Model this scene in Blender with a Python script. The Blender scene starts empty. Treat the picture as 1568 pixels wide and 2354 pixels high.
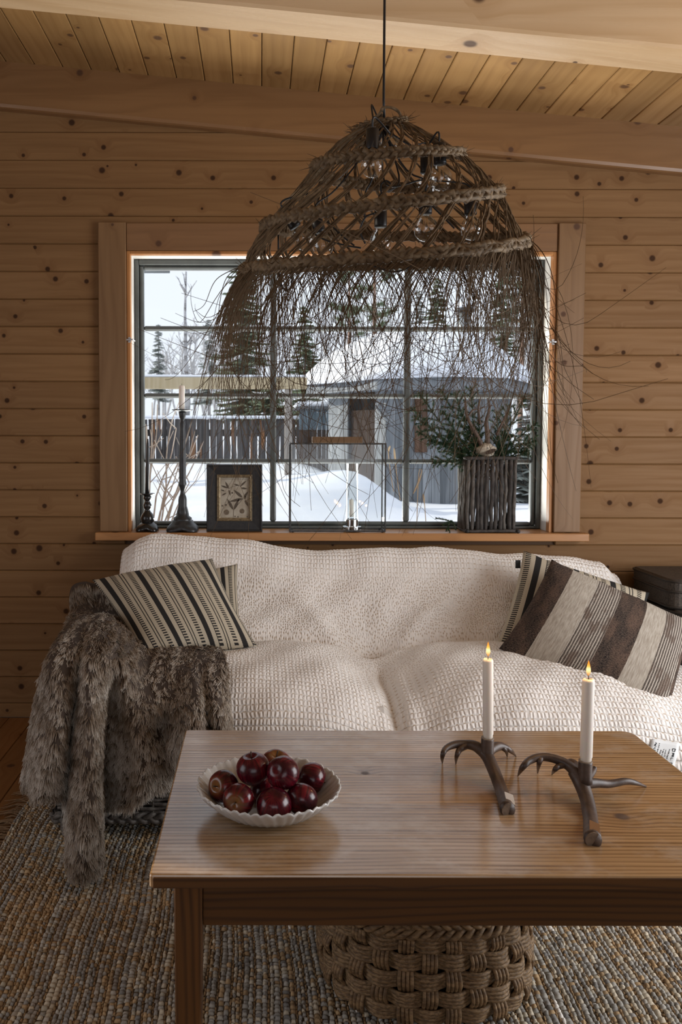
import bpy, bmesh, math, random
import numpy as np
from mathutils import Vector, Matrix, noise as mnoise

random.seed(7)
RNG = np.random.default_rng(7)
SC = bpy.context.scene
COL = SC.collection
PI = math.pi

# ------------------------------------------------------------------ camera
F_PX, W_PX, H_PX = 1900.0, 1568.0, 2354.0
PITCH, ROLL = math.radians(2.7), math.radians(0.12)
CAM_LOC = Vector((0.0, -3.8, 1.32))
PPX, PPY = 597.0, 1000.0 + F_PX * math.tan(PITCH)
CAM_ROT = (Matrix.Rotation(math.radians(90) - PITCH, 3, 'X') @ Matrix.Rotation(ROLL, 3, 'Z'))
cam_data = bpy.data.cameras.new('camera')
cam_data.sensor_width = 36.0
cam_data.lens = F_PX / H_PX * 36.0
cam_data.shift_x = (W_PX / 2 - PPX) / H_PX
cam_data.shift_y = (PPY - H_PX / 2) / H_PX
cam_data.clip_start = 0.05
cam_data.clip_end = 400
cam_data.dof.use_dof = True
cam_data.dof.focus_distance = 2.4
cam_data.dof.aperture_fstop = 9.0
cam = bpy.data.objects.new('camera', cam_data)
COL.objects.link(cam)
cam.matrix_world = Matrix.Translation(CAM_LOC) @ CAM_ROT.to_4x4()
SC.camera = cam

# ------------------------------------------------------------------ exposure, sky, sun, window daylight
SC.view_settings.view_transform = 'Standard'
SC.view_settings.look = 'None'
SC.view_settings.gamma = 1.0
SC.view_settings.use_curve_mapping = False
SC.view_settings.exposure = 0.12
SC.cycles.transparent_max_bounces = 48

world = bpy.data.worlds.new('winter_sky')
SC.world = world
world.use_nodes = True
wt = world.node_tree
bg = wt.nodes['Background']
bg.inputs['Color'].default_value = (0.86, 0.90, 1.0, 1)      # even bright winter overcast
bg.inputs['Strength'].default_value = 1.02

def lamp(name, kind, loc, direction, energy, color, **kw):
    d = bpy.data.lights.new(name, kind)
    d.energy = energy
    d.color = color
    for k, v in kw.items():
        setattr(d, k, v)
    o = bpy.data.objects.new(name, d)
    COL.objects.link(o)
    o.location = loc
    o.rotation_euler = Vector(direction).to_track_quat('-Z', 'Y').to_euler()
    return o

# low winter sun, almost parallel to the window wall
lamp('sun', 'SUN', (-8, 3, 6), (0.95, -0.20, -0.42), 3.2, (1.0, 0.90, 0.76), angle=math.radians(0.6))
# daylight coming through the glazed doors of the right wall, the left wall and the end wall behind the camera
lamp('daylight_right', 'AREA', (2.92, -2.15, 1.25), (-1.0, 0.25, 0.02), 68, (0.97, 0.98, 1.0), shape='RECTANGLE', size=1.7, size_y=1.9)
lamp('daylight_left', 'AREA', (-2.62, -2.65, 1.35), (1.0, 0.35, 0.0), 9, (0.97, 0.98, 1.0), shape='RECTANGLE', size=1.7, size_y=1.7)
lamp('daylight_end', 'AREA', (0.2, -6.9, 1.6), (0.0, 1.0, 0.03), 9, (1.0, 0.97, 0.92), shape='RECTANGLE', size=2.6, size_y=1.8)

# added lamp, hidden below the sill, stands in for snow bounce onto the ceiling
lamp('snow_bounce_fill', 'AREA', (0.40, 0.62, 0.66), (0.0, -0.55, 0.84), 100, (1.0, 0.97, 0.93), shape='RECTANGLE', size=2.6, size_y=0.7)

# ------------------------------------------------------------------ helpers: projection, meshes, objects
def ray(px, py):
    d = Vector(((px - PPX) / F_PX, -(py - PPY) / F_PX, -1.0))
    return CAM_ROT @ d

def at(px, py, Y):
    """Point of the place that the photograph shows at (px, py), lying in the vertical plane y = Y."""
    d = ray(px, py)
    t = (Y - CAM_LOC.y) / d.y
    return CAM_LOC + d * t

def atz(px, py, z):
    """The same, lying in the horizontal plane at height z."""
    d = ray(px, py)
    t = (z - CAM_LOC.z) / d.z
    return CAM_LOC + d * t

def catmull(P, n):
    P = np.asarray(P, float)
    m = len(P)
    t = np.linspace(0, m - 1, n)
    i = np.clip(np.floor(t).astype(int), 0, m - 2)
    f = (t - i)
    sh = (-1,) + (1,) * (P.ndim - 1)
    f = f.reshape(sh)
    p0 = P[np.clip(i - 1, 0, m - 1)]; p1 = P[i]; p2 = P[i + 1]; p3 = P[np.clip(i + 2, 0, m - 1)]
    return 0.5 * ((2 * p1) + (-p0 + p2) * f + (2 * p0 - 5 * p1 + 4 * p2 - p3) * f ** 2 + (-p0 + 3 * p1 - 3 * p2 + p3) * f ** 3)

def sstep(a, b, x):
    t = np.clip((x - a) / (b - a), 0, 1)
    return t * t * (3 - 2 * t)

class MB:
    def __init__(s):
        s.v = []; s.f = []; s.c = None; s.uv = None
    def add(s, vs, fs):
        o = len(s.v)
        s.v.extend([tuple(v) for v in vs])
        s.f.extend([tuple(i + o for i in f) for f in fs])
    def quad(s, a, b, c, d):
        s.add([a, b, c, d], [(0, 1, 2, 3)])
    def box(s, x0, x1, y0, y1, z0, z1, b=0.0, fn=None):
        """Box, chamfered by b; fn maps each vertex."""
        if b <= 0:
            vs = [(x, y, z) for x in (x0, x1) for y in (y0, y1) for z in (z0, z1)]
            fs = [(0, 1, 3, 2), (4, 6, 7, 5), (0, 4, 5, 1), (2, 3, 7, 6), (0, 2, 6, 4), (1, 5, 7, 3)]
        else:
            vs = []; idx = {}
            X = (x0, x1); Y = (y0, y1); Z = (z0, z1)
            for i in (0, 1):
                for j in (0, 1):
                    for k in (0, 1):
                        sx, sy, sz = (1 - 2 * i) * b, (1 - 2 * j) * b, (1 - 2 * k) * b
                        idx[i, j, k, 0] = len(vs); vs.append((X[i], Y[j] + sy, Z[k] + sz))
                        idx[i, j, k, 1] = len(vs); vs.append((X[i] + sx, Y[j], Z[k] + sz))
                        idx[i, j, k, 2] = len(vs); vs.append((X[i] + sx, Y[j] + sy, Z[k]))
            fs = []
            for i in (0, 1):
                fs.append(tuple(idx[i, j, k, 0] for j, k in ((0, 0), (0, 1), (1, 1), (1, 0))))
                fs.append(tuple(idx[j, i, k, 1] for j, k in ((0, 0), (0, 1), (1, 1), (1, 0))))
                fs.append(tuple(idx[j, k, i, 2] for j, k in ((0, 0), (0, 1), (1, 1), (1, 0))))
            for i in (0, 1):
                for j in (0, 1):
                    fs.append((idx[i, j, 0, 0], idx[i, j, 1, 0], idx[i, j, 1, 1], idx[i, j, 0, 1]))
                    fs.append((idx[i, 0, j, 0], idx[i, 1, j, 0], idx[i, 1, j, 2], idx[i, 0, j, 2]))
                    fs.append((idx[0, i, j, 1], idx[1, i, j, 1], idx[1, i, j, 2], idx[0, i, j, 2]))
                    for k in (0, 1):
                        fs.append((idx[i, j, k, 0], idx[i, j, k, 1], idx[i, j, k, 2]))
        if fn:
            vs = [fn(*v) for v in vs]
        s.add(vs, fs)
        return s
    def tube(s, pts, r, n=6, caps=True, squash=None):
        """Tube through pts, r one radius or a list."""
        P = [Vector(p) for p in pts]
        m = len(P)
        R = [r] * m if not hasattr(r, '__len__') else list(r)
        T = []
        for i in range(m):
            t = P[min(i + 1, m - 1)] - P[max(i - 1, 0)]
            T.append(t.normalized() if t.length > 1e-9 else Vector((0, 0, 1)))
        up = Vector((0, 0, 1)) if abs(T[0].z) < 0.9 else Vector((1, 0, 0))
        nrm = (up - T[0] * up.dot(T[0])).normalized()
        vs = []
        for i in range(m):
            nrm = nrm - T[i] * nrm.dot(T[i])
            if nrm.length < 1e-6:
                nrm = T[i].orthogonal()
            nrm.normalize()
            bi = T[i].cross(nrm)
            for k in range(n):
                a = 2 * PI * k / n
                vs.append(P[i] + (nrm * math.cos(a) + bi * math.sin(a)) * R[i])
        fs = []
        for i in range(m - 1):
            for k in range(n):
                k2 = (k + 1) % n
                fs.append((i * n + k, i * n + k2, (i + 1) * n + k2, (i + 1) * n + k))
        if caps:
            fs.append(tuple(range(n - 1, -1, -1)))
            fs.append(tuple((m - 1) * n + k for k in range(n)))
        s.add(vs, fs)
        return s
    def lathe(s, prof, n=24, c=(0, 0, 0), mod=None, cap=True):
        """Profile of (r, z) turned about the vertical axis through c; mod(r, z, a) -> (r, z)."""
        vs = []; fs = []
        m = len(prof)
        for (r, z) in prof:
            for k in range(n):
                a = 2 * PI * k / n
                rr, zz = mod(r, z, a) if mod else (r, z)
                vs.append((c[0] + rr * math.cos(a), c[1] + rr * math.sin(a), c[2] + zz))
        for i in range(m - 1):
            for k in range(n):
                k2 = (k + 1) % n
                fs.append((i * n + k, i * n + k2, (i + 1) * n + k2, (i + 1) * n + k))
        if cap:
            if prof[0][0] > 1e-4:
                fs.append(tuple(range(n - 1, -1, -1)))
            if prof[-1][0] > 1e-4:
                fs.append(tuple((m - 1) * n + k for k in range(n)))
        s.add(vs, fs)
        return s
    def grid(s, G, closed_u=False):
        """G: array (m, n, 3)."""
        m, n = G.shape[:2]
        o = len(s.v)
        s.v.extend(map(tuple, G.reshape(-1, 3).tolist()))
        for i in range(m - 1):
            for j in range(n - 1 if not closed_u else n):
                j2 = (j + 1) % n
                s.f.append((o + i * n + j, o + i * n + j2, o + (i + 1) * n + j2, o + (i + 1) * n + j))
        return s
    def mesh(s, name, mat, smooth=False, origin=None):
        me = bpy.data.meshes.new(name)
        vs = s.v
        if origin is not None:
            a = np.asarray(vs, float) - np.asarray(origin, float)
            vs = a.tolist()
        me.from_pydata(vs, [], s.f)
        if s.uv is not None:
            l = me.uv_layers.new(name='UVMap')
            vi = np.empty(len(me.loops), np.int32); me.loops.foreach_get('vertex_index', vi)
            l.data.foreach_set('uv', np.asarray(s.uv, np.float32)[vi].ravel())
        if s.c is not None:
            ca = me.color_attributes.new('Col', 'FLOAT_COLOR', 'POINT')
            c = np.ones((len(me.vertices), 4), np.float32)
            c[:, :3] = np.asarray(s.c, np.float32)
            ca.data.foreach_set('color', c.ravel())
        if smooth:
            me.polygons.foreach_set('use_smooth', np.ones(len(me.polygons), bool))
        if mat is not None:
            me.materials.append(mat)
        me.update()
        return me
    def build(s, name, mat, parent=None, smooth=False, world=True, kind=None, fixn=False):
        org = None
        if parent is not None and world:
            p = parent; org = Vector((0, 0, 0))
            while p is not None:
                org += p.location; p = p.parent
        me = s.mesh(name, mat, smooth, org)
        if fixn:
            bm = bmesh.new(); bm.from_mesh(me); bmesh.ops.recalc_face_normals(bm, faces=bm.faces); bm.to_mesh(me); bm.free()
        return link(name, me, parent, kind)

def link(name, data, parent=None, kind=None):
    o = bpy.data.objects.new(name, data)
    COL.objects.link(o)
    if parent is not None:
        o.parent = parent
    if kind:
        o['kind'] = kind
    return o

def tag(o, label, cat, group=None, kind=None):
    o['label'] = label; o['category'] = cat
    if group: o['group'] = group
    if kind: o['kind'] = kind
    return o

def thing(name, label, cat, loc=(0, 0, 0), group=None):
    o = bpy.data.objects.new(name, None)
    COL.objects.link(o)
    o.location = loc
    o.empty_display_size = 0.1
    return tag(o, label, cat, group)

def struct(name, data=None):
    o = bpy.data.objects.new(name, data)
    COL.objects.link(o)
    o['kind'] = 'structure'
    return o

def origin_to(o, loc):
    """Moves a single-mesh thing's origin to loc, keeping its shape in place."""
    loc = Vector(loc)
    o.data.transform(Matrix.Translation(-loc))
    o.location = loc
    return o

def copy_tree(o, parent=None):
    c = o.copy(); COL.objects.link(c)
    if parent is not None:
        c.parent = parent
    for ch in list(o.children):
        copy_tree(ch, c)
    return c

# ------------------------------------------------------------------ helpers: materials
def new_mat(name, base=(0.5, 0.5, 0.5), rough=0.5, metal=0.0, spec=0.5):
    m = bpy.data.materials.new(name)
    m.use_nodes = True
    b = m.node_tree.nodes['Principled BSDF']
    b.inputs['Base Color'].default_value = (*base, 1)
    b.inputs['Roughness'].default_value = rough
    b.inputs['Metallic'].default_value = metal
    b.inputs['Specular IOR Level'].default_value = spec
    return m

class NT:
    """Short hand for building node trees."""
    def __init__(s, m):
        s.t = m.node_tree; s.b = s.t.nodes['Principled BSDF']
    def n(s, typ, ins=None, **props):
        nd = s.t.nodes.new('ShaderNode' + typ)
        for k, v in props.items():
            setattr(nd, k, v)
        for k, v in (ins or {}).items():
            s.put(nd.inputs[k], v)
        return nd
    def put(s, sock, v):
        if isinstance(v, bpy.types.NodeSocket):
            s.t.links.new(v, sock)
        elif isinstance(v, (tuple, list)) and len(v) == 3 and sock.type == 'RGBA':
            sock.default_value = (*v, 1)
        else:
            sock.default_value = v
    def m(s, op, a, b=0.0, c=0.0, clamp=False):
        nd = s.n('Math', {0: a, 1: b, 2: c}, operation=op, use_clamp=clamp)
        return nd.outputs[0]
    def mr(s, v, a, b, c=0.0, d=1.0, smooth=True):
        nd = s.n('MapRange', {'Value': v, 'From Min': a, 'From Max': b, 'To Min': c, 'To Max': d})
        if smooth:
            nd.interpolation_type = 'SMOOTHSTEP'
        return nd.outputs['Result']
    def mix(s, f, a, b, blend='MIX'):
        nd = s.n('Mix', data_type='RGBA', blend_type=blend)
        s.put(nd.inputs[0], f); s.put(nd.inputs[6], a); s.put(nd.inputs[7], b)
        return nd.outputs[2]
    def xyz(s, x, y, z):
        return s.n('CombineXYZ', {0: x, 1: y, 2: z}).outputs[0]
    def sep(s, v):
        return s.n('SeparateXYZ', {0: v}).outputs
    def obj(s):
        return s.n('TexCoord').outputs['Object']
    def uv(s):
        return s.n('TexCoord').outputs['UV']
    def noise(s, vec, scale=5.0, detail=3.0, rough=0.5):
        return s.n('TexNoise', {'Vector': vec, 'Scale': scale, 'Detail': detail, 'Roughness': rough}).outputs['Fac']
    def rnd(s):
        return s.n('ObjectInfo').outputs['Random']
    def bump(s, h, strength=0.3, dist=0.002):
        nd = s.n('Bump', {'Height': h, 'Strength': strength, 'Distance': dist})
        s.put(s.b.inputs['Normal'], nd.outputs[0])
    def color(s, c): s.put(s.b.inputs['Base Color'], c)
    def rough(s, v): s.put(s.b.inputs['Roughness'], v)

def wood(name, along, across, c1, c2, ck=(0.07, 0.03, 0.014), rough=0.45, kscale=4.2, kdens=0.55, ksize=0.075,
         grain=42.0, var=0.22, rings=0.5, ringf=70.0, spec=0.4, bump=0.15, wear=0.0, diag=False, fmul=0.75):
    """Sawn softwood: long grain, growth rings bending round small knots, each piece with its own offset."""
    m = new_mat(name, c1, rough, 0, spec)
    t = NT(m)
    o = t.sep(t.obj())
    third = 3 - along - across
    r = t.rnd()
    a = t.m('MULTIPLY_ADD', r, 37.0, o[along])
    b = t.m('MULTIPLY_ADD', r, 11.3, t.m('ADD', o[across], o[third]) if diag else o[across])
    c = t.m('MULTIPLY_ADD', o[third], 0.8, r)
    vor = t.n('TexVoronoi', {'Vector': t.xyz(a, b, 0.0), 'Scale': kscale, 'Randomness': 1.0}, voronoi_dimensions='2D')
    d = vor.outputs['Distance']
    vc = t.n('SeparateColor', {0: vor.outputs['Color']}).outputs
    sel = t.m('LESS_THAN', vc[0], kdens)
    size = t.m('MULTIPLY_ADD', vc[1], ksize, ksize * 0.45)
    dn = t.m('DIVIDE', d, size)
    kn = t.m('MULTIPLY', t.mr(dn, 0.55, 1.15, 1.0, 0.0), sel)
    halo = t.m('MULTIPLY', t.mr(dn, 0.6, 4.5, 1.0, 0.0), sel)
    low = t.noise(t.xyz(t.m('MULTIPLY', a, 0.9), t.m('MULTIPLY', b, 5.0), c), 1.0, 2.0)
    bb = t.m('ADD', t.m('MULTIPLY', b, grain), t.m('MULTIPLY', halo, 1.6))
    g = t.noise(t.xyz(t.m('MULTIPLY', a, 1.6), bb, t.m('MULTIPLY', c, grain)), 1.0, 4.0, 0.6)
    ph = t.m('ADD', t.m('MULTIPLY', b, ringf), t.m('ADD', t.m('MULTIPLY', low, 26.0), t.m('MULTIPLY_ADD', halo, 5.0, t.m('MULTIPLY', g, 5.5))))
    ring = t.m('POWER', t.m('MULTIPLY_ADD', t.m('SINE', ph), 0.5, 0.5), 2.5)
    f = t.m('ADD', t.m('MULTIPLY', t.mr(g, 0.3, 0.7), 1.0 - rings), t.m('MULTIPLY', ring, rings))
    colr = t.mix(t.m('MULTIPLY', f, fmul, clamp=True), c1, c2)
    colr = t.mix(t.m('MULTIPLY', halo, 0.28), colr, (c2[0] * 0.75, c2[1] * 0.62, c2[2] * 0.5))
    colr = t.mix(t.m('MULTIPLY', kn, 0.9), colr, ck)
    vv = t.m('MULTIPLY_ADD', t.n('TexWhiteNoise', {'W': t.m('MULTIPLY', r, 913.0)}, noise_dimensions='1D').outputs['Value'], var, 1.0 - var * 0.5)
    vv = t.m('MULTIPLY', vv, t.m('MULTIPLY_ADD', low, 0.3, 0.85))
    colr = t.mix(1.0, colr, t.n('CombineColor', {0: vv, 1: vv, 2: vv}).outputs[0], 'MULTIPLY')
    if wear > 0:
        wn = t.noise(t.xyz(t.m('MULTIPLY', a, 2.0), t.m('MULTIPLY', b, 3.0), 0.0), 3.0, 5.0, 0.65)
        colr = t.mix(t.m('MULTIPLY', t.mr(wn, 0.45, 0.7), wear), colr, (0.50, 0.415, 0.33))
    t.color(colr)
    t.rough(t.m('MULTIPLY_ADD', kn, 0.3, t.m('MULTIPLY_ADD', f, 0.12, rough - 0.05)))
    t.bump(t.m('ADD', f, t.m('MULTIPLY', kn, -0.6)), bump, 0.001)
    return m

def mottled(name, c1, c2, scale=30.0, rough=0.6, metal=0.0, detail=4.0, bump=0.2, bdist=0.002, lo=0.35, hi=0.65, spec=0.5, stretch=(1, 1, 1)):
    m = new_mat(name, c1, rough, metal, spec)
    t = NT(m)
    v = t.n('Mapping', {'Vector': t.obj(), 'Scale': stretch}).outputs[0]
    f = t.noise(v, scale, detail, 0.6)
    t.color(t.mix(t.mr(f, lo, hi), c1, c2))
    if bump > 0:
        t.bump(f, bump, bdist)
    return m

def glass_mat(name, tint=(0.97, 0.99, 0.98), gloss=1.0, edge=None):
    """Thin clear glass: lets light straight through and mirrors at grazing angles."""
    m = bpy.data.materials.new(name)
    m.use_nodes = True
    nt = m.node_tree
    for n in list(nt.nodes):
        if n.type != 'OUTPUT_MATERIAL':
            nt.nodes.remove(n)
    out = [n for n in nt.nodes if n.type == 'OUTPUT_MATERIAL'][0]
    tr = nt.nodes.new('ShaderNodeBsdfTransparent'); tr.inputs[0].default_value = (*tint, 1)
    gl = nt.nodes.new('ShaderNodeBsdfGlossy'); gl.inputs['Roughness'].default_value = 0.02
    lw = nt.nodes.new('ShaderNodeLayerWeight'); lw.inputs['Blend'].default_value = 0.5
    po = nt.nodes.new('ShaderNodeMath'); po.operation = 'POWER'; po.inputs[1].default_value = 4.0
    mu = nt.nodes.new('ShaderNodeMath'); mu.operation = 'MULTIPLY_ADD'; mu.inputs[1].default_value = 0.9 * min(gloss, 1.0); mu.inputs[2].default_value = 0.035 * gloss
    nt.links.new(lw.outputs['Facing'], po.inputs[0])
    mx = nt.nodes.new('ShaderNodeMixShader')
    nt.links.new(po.outputs[0], mu.inputs[0]); nt.links.new(mu.outputs[0], mx.inputs[0])
    nt.links.new(tr.outputs[0], mx.inputs[1]); nt.links.new(gl.outputs[0], mx.inputs[2])
    nt.links.new(mx.outputs[0], out.inputs[0])
    return m

def attr_mat(name, rough=0.8, spec=0.2, bump=0.0, bscale=200.0, sheen=0.0):
    m = new_mat(name, (0.5, 0.5, 0.5), rough, 0, spec)
    t = NT(m)
    t.color(t.n('Attribute', attribute_name='Col').outputs['Color'])
    if bump:
        t.bump(t.noise(t.obj(), bscale, 2.0), bump, 0.001)
    return m

# ------------------------------------------------------------------ materials of the room
PINE_W = wood('pine_wall', 0, 2, (0.225, 0.122, 0.051), (0.165, 0.082, 0.030), ck=(0.03, 0.012, 0.006), kscale=8.0, kdens=0.50, ksize=0.095, rings=0.3, ringf=150, var=0.13, rough=0.62, spec=0.2)
PINE_C = wood('pine_ceiling', 1, 0, (0.37, 0.215, 0.084), (0.265, 0.14, 0.046), ck=(0.09, 0.04, 0.015), kscale=5.5, kdens=0.6, ksize=0.085, rings=0.45, ringf=110, var=0.3, rough=0.38)
PINE_B = wood('pine_beam', 0, 2, (0.235, 0.125, 0.054), (0.175, 0.086, 0.033), diag=True, kscale=3.6, kdens=0.5, ksize=0.055, rings=0.5, ringf=90, var=0.1, rough=0.34)
PINE_V = wood('pine_casing', 2, 0, (0.215, 0.118, 0.050), (0.155, 0.078, 0.029), kscale=5.0, kdens=0.55, ksize=0.07, rings=0.5, ringf=110, var=0.12)
PINE_H = wood('pine_head_casing', 0, 2, (0.21, 0.108, 0.046), (0.16, 0.078, 0.031), kscale=4.0, kdens=0.4, ksize=0.06, rings=0.5, ringf=120, var=0.1)
PINE_S = wood('pine_sill', 0, 1, (0.42, 0.21, 0.085), (0.34, 0.16, 0.058), diag=True, kscale=3.5, kdens=0.4, ksize=0.06, rings=0.4, ringf=120, var=0.05, rough=0.32)
PINE_O = wood('pine_stop', 2, 0, (0.44, 0.20, 0.065), (0.36, 0.15, 0.045), kdens=0.1, var=0.1)
PINE_F = wood('pine_floor', 1, 0, (0.22, 0.10, 0.034), (0.16, 0.066, 0.02), kscale=4.0, kdens=0.4, ksize=0.07, rings=0.5, ringf=120, var=0.25, rough=0.35)
GROOVE = new_mat('pine_groove', (0.10, 0.055, 0.028), 0.8)
WHITE_P = mottled('white_reveal_paint', (0.78, 0.76, 0.71), (0.70, 0.67, 0.62), 8, 0.5, bump=0.05)
GREY_P = mottled('grey_green_sash_paint', (0.095, 0.105, 0.100), (0.075, 0.082, 0.079), 12, 0.45, bump=0.05)
GLASS = glass_mat('window_glass', (0.98, 0.995, 0.99), 0.3)
GLASS_C = glass_mat('clear_glass', (0.985, 0.99, 0.99), 0.6)
STEEL = new_mat('worn_steel', (0.5, 0.5, 0.5), 0.3, 1.0)
BLACK_P = new_mat('black_plastic', (0.012, 0.012, 0.013), 0.4)

# ------------------------------------------------------------------ room measures
XL, XR, YB = -2.7, 3.0, -7.0
WX0, WX1, WZ0, WZ1 = -0.60, 1.345, 0.875, 2.15          # window opening
SL = -0.09225                                            # fall of the roof to the right
def zceil(x): return 2.976 + SL * (x + 1.156)

# floor
floor = struct('floor')
mb = MB(); mb.box(XL, XR, YB, 0.0, -0.06, -0.022); mb.build('subfloor', GROOVE, floor)
x = XL; k = 0
me0 = MB().box(0, 0.1165, YB, 0.0, -0.022, 0.0, 0.0025).mesh('floor_board', PINE_F)
while x < XR - 0.1:
    o = link('floor_board', me0, floor); o.location.x = x
    x += 0.118

# window wall: shell with the opening, then each log panel as a board of its own
wall = struct('wall_back')
mb = MB()
mb.box(XL, WX0 - 0.02, 0.014, 0.19, -0.06, 2.4)
mb.box(WX1 + 0.02, XR, 0.014, 0.19, -0.06, 2.4)
mb.box(WX0 - 0.02, WX1 + 0.02, 0.014, 0.19, -0.06, WZ0 - 0.04)
mb.box(WX0 - 0.02, WX1 + 0.02, 0.014, 0.19, WZ1 + 0.02, 2.4)
mb.add([(XL, 0.014, 2.4), (XR, 0.014, 2.4), (XR, 0.014, zceil(XR)), (XL, 0.014, zceil(XL)),
        (XL, 0.19, 2.4), (XR, 0.19, 2.4), (XR, 0.19, zceil(XR)), (XL, 0.19, zceil(XL))],
       [(0, 1, 2, 3), (7, 6, 5, 4), (3, 2, 6, 7), (0, 4, 5, 1), (1, 5, 6, 2), (4, 0, 3, 7)])
mb.build('wall_core', GROOVE, wall)
for k in range(-11, 13):
    z0 = 1.314 + 0.1247 * k
    z1 = z0 + 0.1247
    z0 = max(z0, 0.0)
    segs = [(XL, XR)]
    if z1 > WZ0 - 0.035 and z0 < WZ1 + 0.02:
        if z0 < WZ0 - 0.06:          # board right under the sill
            segs = [(XL, WX0 - 0.02), (WX1 + 0.02, XR)]
            o = MB().box(WX0 - 0.019, WX1 + 0.019, 0, 0.014, z0, WZ0 - 0.042, 0.003).build('log_board', PINE_W, wall)
        else:
            segs = [(XL, WX0 - 0.02), (WX1 + 0.02, XR)]
            if z1 > WZ1 + 0.03:
                MB().box(WX0 - 0.019, WX1 + 0.019, 0, 0.014, WZ1 + 0.021, z1 - 0.0005, 0.003).build('log_board', PINE_W, wall)
    for (a, b) in segs:
        zz1 = z1 - 0.0005
        if z1 > 2.3:                  # rows that run up behind the sloping beam
            bmax = -1.156 + (2.976 - 0.19 - z0) / -SL - 0.0
            bmax = -1.156 + (z0 - (2.976 - 0.19)) / SL
            b = min(b, bmax)
        if b - a < 0.05:
            continue
        bv = 0.0045
        MB().box(a, b, 0.0, 0.0142, z0 + 0.0005, zz1, bv).build('log_board', PINE_W, wall)

# side walls and end wall with their glazed openings (behind and beside the camera)
def wall_open(name, plane, a0, a1, o0, o1, z0, z1, ztop, mat):
    w = struct(name)
    mb = MB()
    rects = [(a0, o0, -0.06, ztop), (o1, a1, -0.06, ztop), (o0, o1, -0.06, z0), (o0, o1, z1, ztop)]
    for (u0, u1, v0, v1) in rects:
        if u1 - u0 < 0.01 or v1 - v0 < 0.01: continue
        if plane[0] == 'x':
            mb.box(plane[1], plane[1] + 0.12, u0, u1, v0, v1)
        else:
            mb.box(u0, u1, plane[1], plane[1] + 0.12, v0, v1)
    mb.build('wall_panel', mat, w)
    return w
PINE_Y = wood('pine_side_wall', 1, 2, (0.44, 0.26, 0.13), (0.34, 0.185, 0.085), var=0.1)
wall_open('wall_right', ('x', XR), YB, 0.19, -3.1, -1.2, 0.15, 2.25, 2.62, PINE_Y)
wall_open('wall_left', ('x', XL - 0.12), YB, 0.19, -3.6, -1.7, 0.4, 2.2, 3.08, PINE_Y)
wall_open('wall_front', ('y', YB - 0.12), XL - 0.12, XR + 0.12, -1.2, 1.6, 0.6, 2.4, 2.62, PINE_W)

# ceiling: deck slab with boards running to the window wall
ceil = struct('ceiling')
def slope(x, y, z): return (x, y, z + zceil(x))
MB().box(XL - 0.1, XR + 0.1, YB - 0.1, 0.19, 0.019, 0.09, 0, slope).build('roof_deck', GROOVE, ceil)
bw = 0.1262
x = -1.131 - bw * 13
while x < XR:
    MB().box(max(x, XL - .1) + 0.0015, x + bw - 0.0015, YB, 0.0, 0.0, 0.0192, 0.003, slope).build('ceiling_board', PINE_C, ceil)
    x += bw

# the sloping log beam on top of the window wall and the free roof beam nearer the camera
t1 = struct('trim_1')
def sect(pts, x0, x1, name, mat, par):
    vs = []; n = len(pts)
    for xx in (x0, x1):
        for (y, dz) in pts:
            vs.append((xx, y, zceil(xx) + dz))
    fs = [tuple(range(n)), tuple(range(2 * n - 1, n - 1, -1))]
    for i in range(n):
        j = (i + 1) % n
        fs.append((i, i + n, j + n, j))
    mb = MB(); mb.add(vs, fs)
    return mb.build(name, mat, par, fixn=True)
sect([(0.0, 0.0), (-0.05, 0.0), (-0.05, -0.185), (-0.045, -0.198), (-0.034, -0.202), (0.0, -0.202)], XL, XR, 'wall_beam', PINE_B, t1)
t2 = struct('trim_2')
sect([(-0.952, 0.0), (-1.122, 0.0), (-1.122, -0.19), (-1.116, -0.2), (-0.958, -0.2), (-0.952, -0.194)], XL, XR, 'roof_beam', wood('pine_roof_beam', 0, 2, (0.66, 0.47, 0.28), (0.54, 0.35, 0.18), diag=True, kscale=3.2, kdens=0.5, ksize=0.06, rings=0.5, ringf=80, var=0.0, rough=0.3), t2)

# ------------------------------------------------------------------ window_1: casing, reveal, sash with twelve panes, sill
win = struct('window_1')
for (a, b) in ((-0.733, -0.607), (1.349, 1.472)):
    MB().box(a, b, -0.024, -0.0005, WZ0 + 0.001, 2.279, 0.003).build('casing', PINE_V, win)
MB().box(-0.606, 1.348, -0.014, -0.0005, WZ1 + 0.004, 2.277, 0.002).build('head_casing', PINE_H, win)
# pine stop round the opening and the white reveal behind it
MB().box(-0.606, -0.590, -0.010, 0.03, WZ0, WZ1 + 0.003, 0.0015).build('stop_bead', PINE_O, win)
MB().box(1.332, 1.348, -0.010, 0.03, WZ0, WZ1 + 0.003, 0.0015).build('stop_bead', PINE_O, win)
MB().box(-0.590, 1.332, -0.010, 0.03, WZ1 - 0.011, WZ1 + 0.003, 0.0015).build('stop_bead', PINE_O, win)
MB().box(-0.612, -0.592, 0.030, 0.19, WZ0, WZ1, 0.001).build('reveal_board', WHITE_P, win)
MB().box(1.336, 1.356, 0.030, 0.19, WZ0, WZ1, 0.001).build('reveal_board', WHITE_P, win)
MB().box(-0.592, 1.336, 0.030, 0.19, WZ1 - 0.007, WZ1 + 0.013, 0.001).build('reveal_board', WHITE_P, win)
sill = MB().box(-0.748, 1.499, -0.062, -0.0005, WZ0 - 0.036, WZ0, 0.003)
sill.box(WX0 - 0.012, WX1 + 0.012, -0.0005, 0.19, WZ0 - 0.036, WZ0)
sill.build('window_sill', PINE_S, win)
YS = 0.13
def frame_bar(x0, x1, z0, z1, y0, y1, b=0.004):
    return MB().box(x0, x1, y0, y1, z0, z1, b)
fx0, fx1, fz0, fz1 = -0.590, 1.334, WZ0 + 0.001, WZ1 - 0.008
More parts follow.
